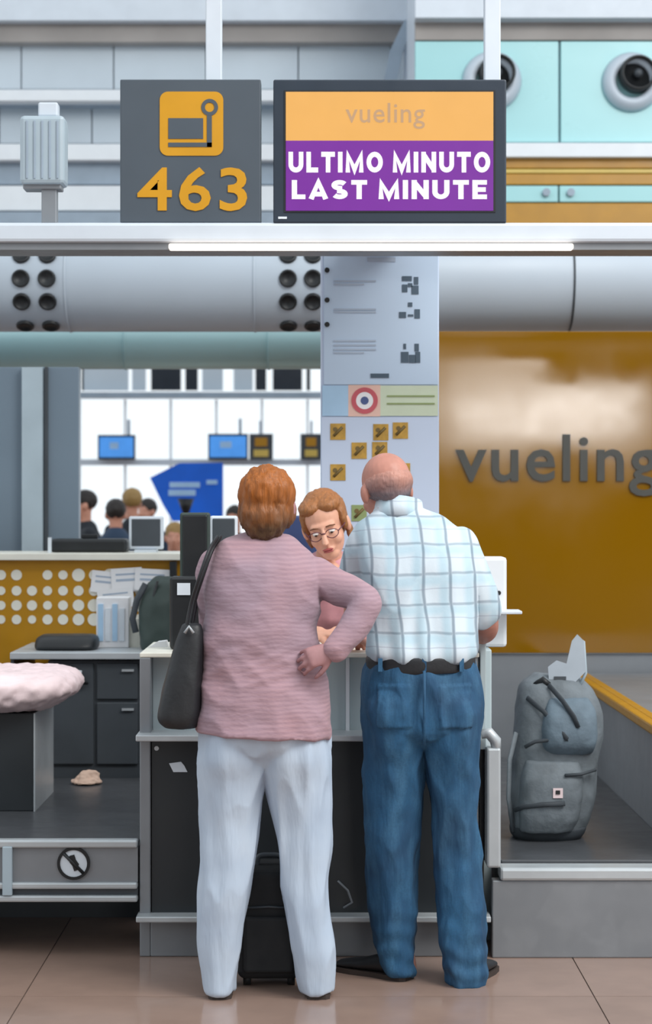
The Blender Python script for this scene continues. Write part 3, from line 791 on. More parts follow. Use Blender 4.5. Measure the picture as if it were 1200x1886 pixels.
# ================================================================== BACK DESK (left)
t = thing('drawer_cabinet', 'dark grey two drawer cabinet under the back desk', 'cabinet', (px(180, 8.35), 8.4, 0))
B(px(88, 8.35), px(258, 8.35), 8.36, 8.85, 0, .875).build('body', 'charcoal', t)
for (y0, y1, x0, x1) in ((1222, 1288, 178, 254), (1294, 1408, 178, 254), (1222, 1408, 92, 172)):
    d = bpx(x0, x1, y0, y1, 8.345, .015).build('drawer' if x0 > 100 else 'door', 'charcoal', t, bevel=.004)
    if x0 > 100: bpx(224, 246, y0+11, y0+15, 8.33, .016).build('handle', 'steel_light', d)
t = thing('back_desk', 'pale topped desk in front of the ochre dotted panel', 'desk', (-1.0, 8.6, 0))
B(px(18, 8.3)-.0, px(320, 8.3), 8.30, 8.93, .885, .915).build('desk_top', 'steel_light', t, bevel=.004)
B(px(18, 8.3), px(24, 8.3), 8.32, 8.95, 0, .885).build('leg', 'charcoal', t); B(px(312, 8.3), px(319, 8.3), 8.32, 8.95, 0, .885).build('leg', 'charcoal', t)
m = MB()
for k in range(5):
    m.tube([(px(70+k*14, 8.32), 8.30+.005*k, .86), (px(90+k*13, 8.32), 8.31, .80-.02*(k % 3)), (px(120+k*8, 8.32), 8.31, .84-.01*k), (px(150+k*3, 8.32), 8.315, .78)], .007, 6)
tag(m.build('cable_bundle', 'black'), 'tangle of dark cables hanging under the back desk', 'cables')
tag(MB().tube([P(100, 1246, 8.31), P(125, 1236, 8.30), P(150, 1240, 8.31)], .012, 8, .5).build('white_cable', 'tag_white'), 'short white cable loop under the back desk', 'cable')

# yellow dotted panel
YY = 9.0
t = thing('dotted_panel', 'ochre desk back panel with rows of pale dots and white top', 'desk panel', (-1.2, YY, 0))
B(-3.5, px(338, YY), YY, YY+.05, 0, pz(1032, YY)).build('panel', 'ochre_plain', t, bevel=.003)
B(-3.5, px(342, YY), YY-.05, YY+.42, pz(1032, YY-.05), pz(1019, YY-.05)).build('top', 'cream_top', t, bevel=.004)
dme = MB().disc((0, 0), .022, -.003, 0, 18).mesh('dot'); dme.materials.append(M['cream_top'])
for y in (1059, 1088, 1115, 1141):
    for k in range(13):
        x = 2+28.5*k
        if (y == 1059 and k == 2): continue
        o = bpy.data.objects.new('dot', dme); COL.objects.link(o); o.parent = t
        o.location = Vector((px(x, YY), YY, pz(y, YY)))-Vector(t.location)
        s_ = random.uniform(.85, 1.15) if k < 5 else random.uniform(1.05, 1.35); o.scale = (s_, 1, s_)
B(px(314, YY), px(326, YY), YY-.06, YY, .915, pz(1034, YY)).build('end_upright', 'black', t)
# papers pinned to the panel
for i, (x0, x1, y0, y1, a) in enumerate(((168, 216, 1052, 1092, .1), (205, 262, 1046, 1090, -.06), (248, 312, 1048, 1088, .05), (180, 246, 1084, 1120, -.1), (262, 308, 1080, 1112, .12))):
    c = P((x0+x1)/2, (y0+y1)/2, YY-.012-.006*i); w = (x1-x0)/2*YY/F; h = (y1-y0)/2*YY/F
    o = B(-w, w, -.0015, .0015, -h, h).build('pinned_note', 'paper'); o.location = c; o.rotation_euler = (0, a, 0)
    tag(o, 'white paper note pinned over the ochre dotted panel', 'paper', 'notes pinned on the dotted panel')
    l_ = B(-w*.7, w*.5, -.0025, -.001, -h*.1, h*.1).build('print', 'poster_text', o); l2 = B(-w*.7, w*.7, -.0025, -.001, h*.4, h*.55).build('print', 'poster_text', o)
ty = .915
# paper holder
t = thing('leaflet_holder', 'upright white leaflet holder full of papers on the back desk', 'holder', (px(212, 8.6), 8.6, ty))
B(px(178, 8.6), px(238, 8.6), 8.58, 8.70, ty, pz(1100, 8.6)).build('holder', 'paper', t, bevel=.004)
for k in range(4): B(px(182+k*13, 8.6), px(191+k*13, 8.6), 8.572, 8.58, ty+.03, pz(1112+8*(k % 2), 8.6)).build('leaflet', 'tag_white' if k % 2 else 'poster_sky', t)
B(px(238, 8.62), px(258, 8.62), 8.6, 8.7, ty, pz(1140, 8.62)).build('side_stack', 'cream_top', t)
# keyboard / black tray
t = thing('keyboard', 'long black keyboard lying on the pale back desk', 'keyboard', (px(120, 8.5), 8.5, ty))
m = MB(); rowloft(m, [(1192, 64, 172, 8.50, .10), (1186, 60, 176, 8.50, .115), (1172, 62, 174, 8.52, .11), (1166, 70, 166, 8.53, .09)], 8.4, 4)
o = m.build('keyboard_body', 'black', t); o.location.z += ty-min(v[2] for v in m.v)
# green black bag on chair
t = thing('dark_rucksack', 'black and green rucksack propped on the back desk', 'bag', (px(292, 8.5), 8.5, ty))
m = MB(); rowloft(m, [(1204, 262, 322, 8.52, .09), (1180, 256, 326, 8.52, .11), (1120, 254, 328, 8.53, .11), (1080, 268, 324, 8.54, .09), (1064, 284, 312, 8.55, .05)], 8.45, 2.5)
o = link('bag_body', remesh(m, .01, 3, fold(12, .008, (1, 1, .6), 4)), 'bin_green', t)
MB().tube([P(x, y, 8.46) for x, y in ((268, 1075), (252, 1105), (244, 1140), (250, 1165))], .014, 8, .5).build('strap', 'charcoal', t)
MB().tube([P(x, y, 8.44) for x, y in ((290, 1070), (280, 1110), (278, 1160))], .012, 8, .5).build('strap', 'black', t)
# phone terminal
t = thing('desk_phone', 'black desk terminal with a white label beside the handbag', 'phone', (px(340, 6.8), 6.82, 1.035))
B(px(312, 6.8), px(372, 6.8), 6.80, 6.88, 1.0375, pz(1062, 6.8)).build('terminal', 'black', t, bevel=.01)
bpx(326, 350, 1074, 1096, 6.795, .006).build('label_plate', 'tag_white', t)
tag(MB().prism([(px(x, 6.95), pz(y, 6.95)) for x, y in ((262, 1200), (290, 1182), (306, 1180), (312, 1200))], 6.93, 7.0).build('folded_paper', 'paper'), 'folded white paper on the left end of the counter', 'paper')

# monitors
def monitor(name, x0, x1, y0, y1, Y, m, edge, label, base_z, grp=None):
    t = thing(name, label, 'monitor', (px((x0+x1)/2, Y), Y, base_z), grp)
    bpx(x0, x1, y0, y1, Y, .05).build('case', edge, t, bevel=.008)
    bpx(x0+5, x1-5, y0+5, y1-6, Y-.004, .01).build('back_cover', m, t, bevel=.004)
    xm = (px(x0, Y)+px(x1, Y))/2
    B(xm-.025, xm+.025, Y+.01, Y+.04, base_z, pz(y1, Y)+.01).build('neck', edge, t); B(xm-.05, xm+.05, Y-.04, Y+.09, base_z, base_z+.012).build('foot', edge, t)
    return t
monitor('monitor', 237, 300, 951, 1012, 9.15, 'charcoal', 'tag_white', 'small monitor with white frame on the dotted desk', pz(1019, YY-.05))
monitor('monitor', 331, 386, 944, 1072, 7.0, 'black', 'bin_green', 'tall dark monitor on the counter by the handbag', 1.0375)
monitor('monitor', 386, 437, 950, 1040, 7.15, 'charcoal', 'tag_white', 'white framed monitor behind the woman with ginger hair', 1.0375)
t = thing('flat_case', 'flat black case lying on the white topped dotted desk', 'case', (px(165, 9.2), 9.2, pz(1019, YY-.05)))
B(px(98, 9.2), px(236, 9.2), 9.1, 9.3, pz(1019, YY-.05), pz(992, 9.2)).build('case', 'black', t, bevel=.015, seg=3)
bpx(150, 180, 984, 992, 9.2, .02).build('handle', 'black', t, bevel=.004)
bpx(88, 94, 990, 1018, 9.05, .02).build('card', 'tag_white').parent = None
tag(bpy.data.objects['card'], 'small white card standing on the dotted desk', 'card')

# office chair behind agent
t = thing('office_chair', 'dark blue office chair behind the clerk', 'chair', (px(545, 8.1), 8.1, 0))
m = MB(); rowloft(m, [(1180, 500, 590, 8.15, .03), (1150, 494, 596, 8.15, .04), (1010, 500, 590, 8.15, .04), (950, 520, 570, 8.15, .03)], 8.15, 3)
link('backrest', remesh(m, .01, 3), 'poster_indigo', t)
m = MB(); m.box(px(492, 8), px(578, 8), 7.72, 8.12, .48, .56); m.build('seat', 'poster_indigo', t, bevel=.03, seg=3)
MB().rod((px(545, 8.1), 8.0, .08), (px(545, 8.1), 8.0, .48), .03).build('column', 'black', t)
B(px(540, 8.1), px(550, 8.1), 8.12, 8.2, .5, .95).build('back_bar', 'black', t)
for k in range(5):
    a = 2*PI*k/5+.3; e = Vector((px(545, 8.1)+.26*math.cos(a), 8.0+.26*math.sin(a), .05))
    l_ = MB().tube([(px(545, 8.1), 8.0, .10), e], [.025, .018], 8).build('leg', 'black', t)
    MB().sph((e.x, e.y, .028), .028, 10, 8).build('castor', 'black', t)

t.location.y += .25

# ================================================================== FAR HALL THINGS
YF = 20.0
def farscreen(x0, x1, y0, y1, label, grp):
    t = thing('hall_screen', label, 'screen', (px((x0+x1)/2, YF), YF, pz(y1, YF)), grp)
    bpx(x0, x1, y0, y1, YF, .1).build('casing', 'navy_frame', t); bpx(x0+3, x1-3, y0+4, y1-4, YF-.01, .02).build('display', 'screen_blue', t)
    bpx(x0+22, x1-30, y0+14, y0+26, YF-.014, .01).build('display_mark', 'blue_print', t)
    bpx((x0+x1)/2-2+22, (x0+x1)/2+3+22, y0-28, y0+2, YF+.04, .04).build('hanger', 'grey_band', t)
farscreen(180, 248, 801, 846, 'blue lit screen hanging alone in the far hall', None)
farscreen(383, 456, 799, 846, 'blue lit screen hanging beside dark gold signs in the far hall', None)
for x0, x1 in ((459, 502), (553, 592)):
    t = thing('hall_sign', 'small dark and gold sign touching the blue screen in the far hall' if x0 < 500 else 'small dark and gold sign partly behind the notice pillar', 'sign', (px(x0+20, YF), YF, pz(848, YF)), 'dark gold signs of the far hall')
    bpx(x0, x1, 799, 847, YF, .08).build('sign_box', 'charcoal', t); bpx(x0+10, x1-10, 806, 822, YF-.01, .02).build('symbol', 'gold', t)
    bpx(x0+8, x1-8, 828, 841, YF-.01, .02).build('number_field', 'gold_light', t)
    bpx(x0+18, x0+22, 775, 800, YF+.02, .03).build('hanger', 'grey_band', t)
t = thing('hall_gantry', 'white beam carrying the screens of the far hall', 'gantry', (0, YF+.3, 0))
B(-7, 7, YF+.12, YF+.26, pz(856, YF), pz(846, YF)).build('beam', 'white_paint', t)
for x in (-4.2, 3.5): B(x, x+.12, YF+.14, YF+.26, 0, pz(850, YF)).build('column', 'white_paint', t)
YV = 18.0
t = thing('blue_board', 'bright blue angular board standing in the far hall', 'board', (px(350, YV), YV, 0))
MB().prism([(px(x, YV), pz(y, YV)) for x, y in ((276, 880), (330, 853), (410, 852), (410, 960), (318, 960), (300, 930))], YV, YV+.08).build('panel', 'blue_board', t)
for k, (x0, x1, y0, y1) in enumerate(((312, 368, 888, 898), (310, 360, 902, 913), (380, 400, 884, 892))): bpx(x0, x1, y0, y1, YV-.008, .008).build('lettering', 'blue_print', t)
for x in (335, 395): B(px(x, YV), px(x+6, YV), YV+.02, YV+.06, 0, pz(955, YV)).build('leg', 'navy_frame', t)
t = thing('hall_lamp', 'dark stand with a cone head in front of the blue board', 'lamp', (px(342, 17.2), 17.2, 0))
MB().rod(P(342, 935, 17.2), (px(342, 17.2), 17.2, 0), .02).build('pole', 'black', t)
MB().tube([P(342, 945, 17.2), P(342, 918, 17.2)], [.03, .075], 14).build('head', 'black', t)

def far_person(x, Y, H, top, bottom, hair, yaw, label, wide=1.0):
    t = thing('person', label, 'person', (px(x, Y), Y, 0), 'travellers in the far hall')
    R = Matrix.Translation((px(x, Y), Y, 0)) @ Matrix.Rotation(yaw, 4, 'Z'); k = H/1.75; V = Vector
    def tub(*a):
        m = MB()
        for pts in a: limb(m, [(R @ (V(p)*k), r*k*wide if r > .085 else r*k) for p, r in pts], 12, 3)
        return m
    legs = [[((s*.09, 0, .90), .095), ((s*.10, .01, .48), .065), ((s*.11, -.02, .10), .05)] for s in (-1, 1)]
    arms = [[((s*.19, 0, 1.40), .055), ((s*.24, -.02, 1.12), .045), ((s*.20, .16, .98), .035)] for s in (-1, 1)]
    torso = [[((0, 0, .95), .13), ((0, -.01, 1.15), .135), ((0, -.01, 1.33), .14), ((0, -.01, 1.42), .10)], [((-.16, 0, 1.38), .07), ((.16, 0, 1.38), .07)]]
    b = tub(*[[(p, r*.85) for p, r in L] for L in legs+arms+torso])
    hm = R @ Matrix.Translation((0, .02*k, 1.635*k)) @ Matrix.Scale(k, 4)
    head_shape(b, hm, R @ V((0, 0, 1.42*k)), .05)
    for s in (-1, 1): hand_shape(b, R @ Matrix.Scale(k, 4) @ frame((s*.20, .16, .98), (-s*.1, 1, -.5), (0, .4, 1)), -s, .5, scale=1.1)
    link('body', remesh(b, .012, 2), 'skin', t)
    link('jacket', remesh(tub(*(torso+arms)), .014, 3), top, t); link('trousers', remesh(tub([((-.05, 0, .96), .125), ((.05, 0, .96), .125)], *legs), .014, 3), bottom, t)
    h = MB().sph((0, -.022, .040), (.083, .100, .088), 20, 14); link('hair', remesh(h.xf(hm), .01, 1, fold(40, .006)), hair, t)
    for s in (-1, 1): 
        sh_ = MB().sph((s*.11, .05, .04), (.05, .13, .04)).xf(R).build('shoe', 'black', t)
far_person(157, 15.5, 1.66, 'dark_cloth', 'dark_cloth', 'hair_dark', PI*.6, 'traveller with dark hair in black in the far hall')
far_person(213, 14.5, 1.585, 'navy_cloth', 'dark_cloth', 'hair_dark', .1, 'broad traveller in a navy jacket seen from behind', 1.2)
far_person(243, 16.0, 1.68, 'dark_cloth', 'dark_cloth', 'hair_fair', .4, 'tall traveller with fair hair behind the navy jacket')
far_person(272, 17.0, 1.60, 'navy_cloth', 'dark_cloth', 'hair_dark', 2.6, 'traveller in navy facing the counters by blue board')
far_person(322, 13.5, 1.42, 'white_cloth', 'navy_cloth', 'hair_fair', PI, 'short traveller in a pale shirt below the blue board')
far_person(432, 16.5, 1.54, 'dark_cloth', 'dark_cloth', 'hair_dark', 2.9, 'traveller in black beside the ginger haired woman')

# ================================================================== WOMAN
D = 6.15
t = thing('person', 'person with short ginger hair in mauve blouse and white trousers, hand on hip', 'person', (px(490, D), D, 0))
blouse = [(984, 458, 530, 6.19, .055), (990, 440, 542, 6.19, .07), (1000, 412, 554, 6.19, .09), (1015, 394, 571, 6.19, .105), (1040, 382, 585, 6.18, .12), (1075, 378, 591, 6.17, .128),
          (1115, 376, 588, 6.16, .13), (1160, 374, 583, 6.15, .13), (1200, 372, 588, 6.15, .132), (1250, 370, 602, 6.145, .14), (1300, 367, 606, 6.14, .15), (1338, 364, 607, 6.14, .163), (1350, 363, 609, 6.14, .167)]
sleeve_r = [(P(576, 1062, 6.18), .060), (P(616, 1078, 6.15), .056), (P(664, 1100, 6.09), .050), (P(672, 1116, 6.07), .050), (P(652, 1152, 6.05), .050), (P(618, 1192, 6.02), .040)]
sleeve_l = [(P(398, 1045, 6.19), .062), (P(398, 1110, 6.22), .055), (P(402, 1160, 6.30), .05), (P(420, 1172, 6.45), .045), (P(440, 1180, 6.62), .038)]
wrist = P(612, 1198, 6.015)
mx = 0
def bl(shrink):
    m = MB(); rowloft(m, blouse, D, 2.4, shrink=shrink, tilt=-.055)
    limb(m, [(p, r-shrink) for p, r in sleeve_r]); limb(m, [(p, r-shrink) for p, r in sleeve_l])
    return m
def wf(co, n):
    q_ = co.z+.45*co.x
    a = noise.noise(Vector((co.x*7+2, co.y*6, q_*10))); b = noise.noise(Vector((co.x*18, co.y*18+4, co.z*22)))
    waist = math.exp(-((co.z-1.04)/.08)**2)
    return .007*(1-abs(a)*2.2)+.003*b+waist*.006*noise.noise(Vector((co.x*10, co.y*8, (co.z-.35*co.x)*42)))
link('blouse', remesh(bl(0), .006, 4, wf), 'blouse', t)
trs = [(1325, 372, 602, 6.14, .135), (1360, 368, 606, 6.14, .136), (1388, 374, 600, 6.15, .118), (1420, 430, 545, 6.165, .05)]
legl = [(1348, 374, 480, 6.14, .122), (1395, 367, 488, 6.143, .130), (1440, 368, 485, 6.15, .115), (1500, 369, 477, 6.15, .10), (1560, 370, 470, 6.14, .093), (1620, 369, 462, 6.135, .087), (1680, 368, 450, 6.13, .08), (1740, 368, 440, 6.125, .075), (1790, 376, 433, 6.125, .066), (1821, 381, 431, 6.125, .062)]
legr = [(1348, 492, 600, 6.14, .122), (1395, 485, 607, 6.143, .130), (1440, 490, 607, 6.15, .115), (1500, 501, 608, 6.15, .10), (1560, 511, 607, 6.14, .093), (1620, 518, 603, 6.135, .087), (1680, 529, 608, 6.13, .08), (1740, 541, 613, 6.125, .075), (1790, 550, 614, 6.125, .066), (1821, 557, 613, 6.125, .062)]
def pants(rows3, Dd, shrink, exp=2.3):
    m = MB()
    for r in rows3: rowloft(m, r, Dd, exp, shrink=shrink)
    return m
def pf(co, n):
    a = noise.noise(Vector((co.x*16, co.y*16+3, co.z*3.2))); b = noise.noise(Vector((co.x*22+5, co.y*22, co.z*9)))
    return .009*(1-abs(a)*2.2)+.004*b
mm = pants((trs, legl, legr), D, 0)
link('trousers', remesh(mm, .006, 4, pf), 'linen', t)
HM = Matrix.Translation(P(492, 931, 6.20)) @ Euler((-.10, .02, -.12)).to_matrix().to_4x4()
b = bl(.012); mm = pants((trs, legl, legr), D, .012); b.add(mm.v, mm.f, True)
head_shape(b, HM, P(492, 1000, 6.18), .052, True)
hd = P(540, 1222, 5.985)-wrist
hand_shape(b, frame(wrist, hd, (-.15, -1, .25)), -1, .55, .22, .75, .86)
limb(b, [(P(622, 1190, 6.022), .028), (wrist, .025)])
hand_shape(b, frame(P(440, 1186, 6.62), (.25, 1, -.05), (0, 0, 1)), 1, .25)
for x in (406, 585): limb(b, [(P(x, 1800, 6.125), .04), ((px(x, 6.15), 6.14, .05), .035), ((px(x, 6.15), 6.24, .03), .022)])
bo = link('body', remesh(b, .005, 3), 'skin_mauve', t)
face_parts(HM, t)
hr = MB()
hr.sph((0, -.020, .034), (.089, .108, .093), 26, 18); hr.sph((0, -.055, -.035), (.080, .065, .080)); hr.sph((0, -.055, -.080), (.060, .045, .045))
for s in (-1, 1): hr.sph((s*.066, -.01, -.02), (.024, .045, .055))
hr.xf(HM)
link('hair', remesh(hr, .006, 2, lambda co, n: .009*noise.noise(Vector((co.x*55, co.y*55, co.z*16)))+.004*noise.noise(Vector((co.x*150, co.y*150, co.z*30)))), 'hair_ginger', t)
for x in (405, 586): shoe(px(x, 6.1), 6.078, .235, .0, .088, .075, 'leather_black', t)
# handbag
t = thing('shoulder_bag', 'black leather shoulder bag hanging from the mauve blouse shoulder', 'bag', (px(335, 6.12), 6.10, pz(1342, 6.1)))
bagrows = [(1150, 336, 368, 6.10, .025), (1165, 330, 372, 6.10, .035), (1200, 318, 373, 6.10, .045), (1250, 304, 372, 6.10, .055), (1300, 292, 369, 6.10, .062), (1328, 290, 366, 6.10, .062), (1342, 304, 362, 6.10, .045)]
m = MB(); rowloft(m, bagrows, 6.08, 2.8)
link('bag_body', remesh(m, .006, 4, fold(11, .004, (1, 1, .6), 2)), 'leather_black', t)
for dy, w in ((0, 0), (.05, 6)):
    pts = smoothpath([P(342+w, 1160, 6.085+dy), P(352+w, 1110, 6.085+dy), P(368+w, 1060, 6.05+dy), P(384+w, 1015, 6.07+dy), P(398+w, 992, 6.15+dy), P(396+w, 996, 6.24), P(383, 1030, 6.31), P(368, 1080, 6.31), P(352, 1160, 6.13)])
    MB().tube(pts, .010, 8, .55).build('strap', 'leather_black', t)
MB().tube([P(340, 1166, 6.05), P(348, 1154, 6.05), P(356, 1166, 6.05)], .005, 8).build('buckle', 'steel', t)

# small suitcase between the legs
t = thing('cabin_case', 'small black cabin case standing between the white trouser legs', 'suitcase', (px(495, 6.3), 6.32, 0))
x0, x1 = px(437, 6.24), px(553, 6.24)
B(x0, x1, 6.225, 6.45, .025, .375).build('case_body', 'black_soft', t, bevel=.025, seg=4)
B(x0+.02, x1-.02, 6.205, 6.23, .05, .23).build('front_pocket', 'black_soft', t, bevel=.012, seg=3)
MB().tube(smoothpath([(x0+.06, 6.33, .37), (x0+.065, 6.33, .40), ((x0+x1)/2, 6.33, .405), (x1-.065, 6.33, .40), (x1-.06, 6.33, .37)]), .009, 8).build('handle', 'charcoal', t)
MB().tube([(x0+.02, 6.222, .255), ((x0+x1)/2, 6.22, .26), (x1-.02, 6.222, .255)], .004, 6).build('zip', 'charcoal', t)
for x in (x0+.03, x1-.03):
    for y in (6.27, 6.42):
        MB().tube([(x-.012, y, .024), (x+.012, y, .024)], .024, 16).build('wheel', 'black', t)

# ================================================================== MAN
D = 6.33
t = thing('person', 'bald person in plaid short sleeved shirt and blue jeans leaning on the counter', 'person', (px(780, D), D, 0))
shirt = [(936, 700, 768, 6.41, .060), (944, 690, 782, 6.41, .07), (955, 678, 812, 6.41, .09), (968, 662, 832, 6.41, .105), (985, 653, 852, 6.41, .118), (1015, 656, 872, 6.40, .13), (1060, 668, 880, 6.385, .138),
         (1110, 675, 877, 6.37, .14), (1160, 677, 876, 6.35, .142), (1198, 676, 876, 6.34, .148), (1214, 688, 868, 6.335, .138)]
slr = [(P(842, 1010, 6.40), .066), (P(862, 1050, 6.39), .064), (P(880, 1098, 6.39), .060), (P(888, 1122, 6.40), .058)]
sll = [(P(672, 1010, 6.41), .068), (P(662, 1045, 6.45), .065), (P(658, 1085, 6.49), .06)]
fr = [(P(890, 1110, 6.40), .045), (P(893, 1142, 6.42), .044), (P(894, 1160, 6.50), .040), (P(888, 1172, 6.68), .028)]
fl = [(P(658, 1075, 6.48), .045), (P(656, 1120, 6.53), .043), (P(652, 1150, 6.57), .038), (P(645, 1174, 6.65), .028)]
def sh_(shrink):
    m = MB(); rowloft(m, shirt, D, 2.4, shrink=shrink, tilt=.02)
    limb(m, [(p, r-shrink) for p, r in slr]); limb(m, [(p, r-shrink) for p, r in sll])
    return m
def mf(co, n):
    a = noise.noise(Vector((co.x*7+9, co.y*5, co.z*4))); b = noise.noise(Vector((co.x*15, co.y*12, co.z*6+8)))
    low = max(0, min(1, (1.32-co.z)/.2))
    return .011*(1-abs(a)*2.2)+.005*b+low*.005*math.sin(co.x*75+3*a)
shirt_o = link('shirt', remesh(sh_(0), .006, 3, mf), 'plaid', t)
# collar band
HM = Matrix.Translation(P(710, 901, 6.43)) @ Euler((-.24, -.10, .42)).to_matrix().to_4x4()
cpts = []
for k in range(15):
    a = PI*.70+PI*1.55*k/14
    cpts.append(Vector((px(733, 6.41)+.082*math.cos(a), 6.425+.090*math.sin(a), pz(944, 6.41)-.012*math.sin(a)-.02*(abs(k-7)/7))))
rings = [[p+Vector((0, 0, -.034)), p+(Vector((px(733, 6.41), 6.425, p.z))-p)*.10+Vector((0, 0, .044)), p+(Vector((px(733, 6.41), 6.425, p.z))-p)*.02+Vector((0, 0, .046)), p-(Vector((px(733, 6.41), 6.425, p.z))-p)*.14+Vector((0, 0, -.040))] for p in cpts]
MB().loft(rings).build('collar', 'plaid', t)
jp = [(1210, 682, 868, 6.335, .128), (1240, 672, 877, 6.335, .142), (1290, 669, 886, 6.335, .152), (1340, 671, 884, 6.335, .152), (1374, 678, 875, 6.355, .09)]
jl = [(1295, 672, 776, 6.335, .149), (1350, 672, 780, 6.337, .143), (1420, 672, 778, 6.345, .116), (1500, 675, 772, 6.35, .098), (1600, 679, 766, 6.36, .09), (1680, 682, 765, 6.365, .085), (1730, 690, 763, 6.37, .082), (1765, 700, 762, 6.375, .08), (1794, 716, 763, 6.375, .078)]
jr = [(1295, 782, 883, 6.335, .149), (1350, 776, 882, 6.335, .143), (1420, 787, 879, 6.335, .116), (1500, 798, 877, 6.33, .098), (1600, 804, 884, 6.32, .09), (1680, 809, 888, 6.31, .085), (1730, 812, 890, 6.30, .082), (1770, 818, 890, 6.295, .08), (1806, 824, 888, 6.295, .076)]
mm = pants((jp, jl, jr), D, 0)
for x in (728, 830): mm.sph(P(x, 1312, 6.262), (.088, .085, .105))
def jf(co, n):
    a = noise.noise(Vector((co.x*13+3, co.y*12, co.z*4.5))); b = noise.noise(Vector((co.x*26, co.y*22+4, co.z*16)))
    low = max(0, min(1, (.30-co.z)/.25))
    pk = .006 if n.y < -.3 and pz(1338, 6.2) < co.z < pz(1262, 6.2) and any(px(u, 6.2) < co.x < px(v, 6.2) for u, v in ((697, 756), (808, 866))) else 0
    return pk+.011*(1-abs(a)*2.2)+.005*b+low*.003*math.sin(co.z*95+co.x*20+3*a)
jeans = link('jeans', remesh(mm, .006, 4, jf), 'denim', t)
MB().tube([P(781, 1236, 6.17), P(781, 1290, 6.15), P(781, 1345, 6.17), P(781, 1372, 6.20)], .005, 6).build('seam', 'denim', jeans)
# belt
m = MB(); rings = []
def beltrow(y, g): return (y, 678-g, 870+g, 6.336, .138+g*.0018)
m2 = MB(); rowloft(m2, [beltrow(1236, 3), beltrow(1230, 5), beltrow(1212, 5), beltrow(1206, 3)], D, 2.3, tilt=.03)
belt = m2.build('belt', 'leather_black', t)
for x in (700, 781, 850): bpx(x-4, x+4, 1213, 1237, 6.189 if x == 781 else 6.206, .010).build('belt_loop', 'denim', jeans)
b = sh_(.012); mm = pants((jp, jl, jr), D, .013); b.add(mm.v, mm.f, True)
head_shape(b, HM, P(733, 968, 6.41), .060)
limb(b, fr); limb(b, fl)
hand_shape(b, frame(fr[-1][0], (-.25, 1, -.05), (0, .1, 1)), -1, .3, scale=1.08)
hand_shape(b, frame(fl[-1][0], (.1, 1, -.1), (0, .1, 1)), 1, .3, scale=1.08)
for x, y in ((742, 6.39), (856, 6.30)): limb(b, [(P(x, 1780, y), .045), ((px(x, y), y, .06), .04)])
bo = link('body', remesh(b, .005, 3), 'skin_ruddy', t)
face_parts(HM, t)
hr = MB()      # short grey hair wrapping the sides and back of the bald head
hr.sph((0, -.026, .012), (.0795, .0925, .068), 28, 18); hr.sph((0, -.056, -.014), (.062, .048, .050))
hr.xf(HM)
link('hair', remesh(hr, .005, 2, lambda co, n: .002*noise.noise(co*120)), 'hair_grey', t)
shoe(px(752, 6.37), 6.33, .285, .95, .10, .085, 'leather_black', t)
shoe(px(852, 6.28), 6.235, .285, -.35, .10, .085, 'leather_black', t)

# ================================================================== CLERK BEHIND THE COUNTER
t = thing('person', 'clerk with glasses and tied fair hair leaning over the counter', 'person', (.03, 7.50, 0))
HC = P(599, 966, 7.20)
HM = Matrix.Translation(HC) @ Matrix.Rotation(-.24, 4, 'Y') @ Matrix.Rotation(PI-.16, 4, 'Z') @ Matrix.Rotation(-.30, 4, 'X')
nb = Vector((.035, 7.30, 1.33))
torso = [((.035, 7.52, .92), .135), ((.035, 7.46, 1.05), .125), ((.035, 7.38, 1.18), .13), ((.035, 7.33, 1.27), .11)]
sho = [((-.13, 7.32, 1.27), .065), ((.035, 7.33, 1.29), .07), ((.20, 7.32, 1.27), .065)]
arms = [[((-.14, 7.32, 1.26), .058), ((-.19, 7.22, 1.12), .05), ((-.12, 7.02, 1.09), .042)], [((.21, 7.32, 1.26), .058), ((.25, 7.24, 1.12), .05), ((.16, 7.04, 1.09), .042)]]
fore = [[((-.12, 7.03, 1.09), .034), ((-.05, 6.95, 1.085), .030), ((0.0, 6.90, 1.085), .026)], [((.16, 7.05, 1.09), .034), ((.10, 6.97, 1.085), .03), ((.06, 6.92, 1.085), .026)]]
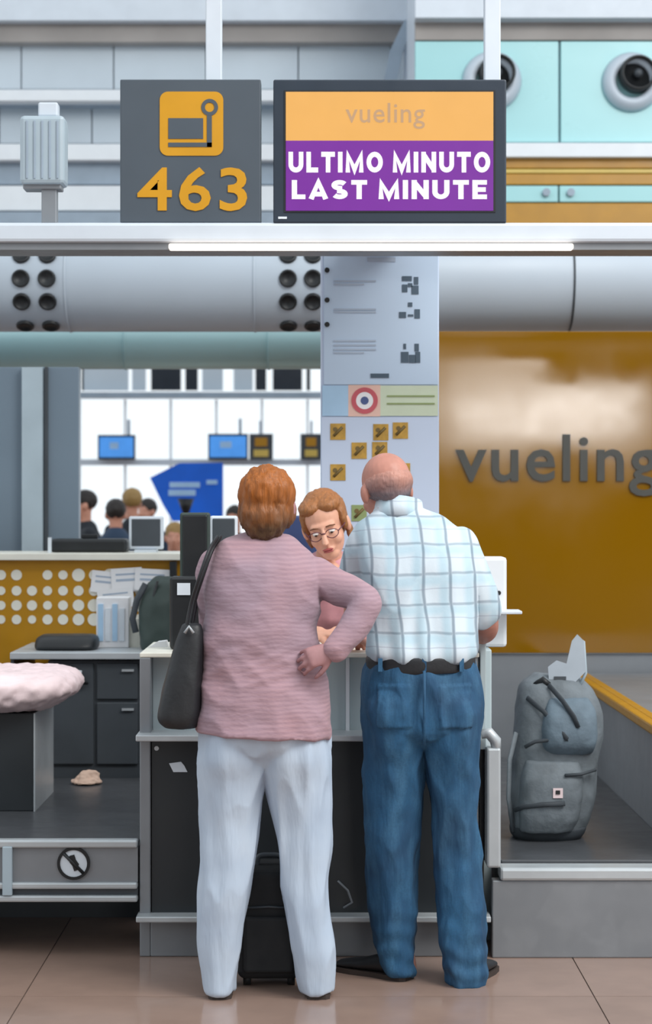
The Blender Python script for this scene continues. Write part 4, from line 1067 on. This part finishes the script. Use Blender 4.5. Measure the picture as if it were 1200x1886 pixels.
def tub(shrink, *ls):
    m = MB()
    for L in ls: limb(m, [(Vector(p), r-shrink) for p, r in L])
    return m
link('blouse', remesh(tub(0, torso, sho, *arms), .008, 4, fold(11, .005, (1, 1, 1), 6)), 'blouse_pink', t)
legs = [[((s*.085+.03, 7.53, .90), .10), ((s*.09+.03, 7.53, .48), .07), ((s*.09+.03, 7.54, .09), .055)] for s in (-1, 1)]
link('trousers', remesh(tub(0, [((-.03, 7.53, .93), .125), ((.09, 7.53, .93), .125)], *legs), .01, 4), 'navy_cloth', t)
b = tub(.012, torso, sho, *arms, *legs); tb = tub(0, *fore); b.add(tb.v, tb.f, True)
head_shape(b, HM, nb, .047, True)
b.sph((.035, 7.235, 1.285), (.05, .04, .05))
hand_shape(b, frame(fore[0][-1][0], (.75, -.6, -.05), (0, .05, 1)), 1, .35); hand_shape(b, frame(fore[1][-1][0], (-.8, -.5, -.05), (0, .05, 1)), -1, .35)
link('body', remesh(b, .0045, 3), 'skin_pale', t)
face_parts(HM, t, glasses=True)
hr = MB(); hr.sph((0, -.030, .036), (.086, .096, .092), 26, 18); hr.sph((0, -.07, -.02), (.07, .05, .07))
for s in (-1, 1): hr.sph((s*.032, .018, .083), (.048, .055, .030)); hr.sph((s*.073, .000, .020), (.014, .045, .055)); hr.sph((s*.076, -.03, -.05), (.014, .026, .04))
hr.xf(HM)
link('hair', remesh(hr, .005, 2, lambda co, n: .004*noise.noise(Vector((co.x*90, co.y*60, co.z*60)))), 'hair_agent', t)
m = MB(); limb(m, [(Vector((-.05, 7.27, 1.33)), .022), (Vector((-.02, 7.20, 1.28)), .026), (Vector((.03, 7.19, 1.25)), .022)]); limb(m, [(Vector((.12, 7.27, 1.33)), .022), (Vector((.08, 7.20, 1.28)), .026), (Vector((.03, 7.19, 1.25)), .022)])
link('scarf', remesh(m, .006, 3, fold(25, .004)), 'scarf', t)
for s in (-1, 1): MB().sph((s*.09+.03, 7.50, .04), (.045, .12, .04)).build('shoe', 'black', t)
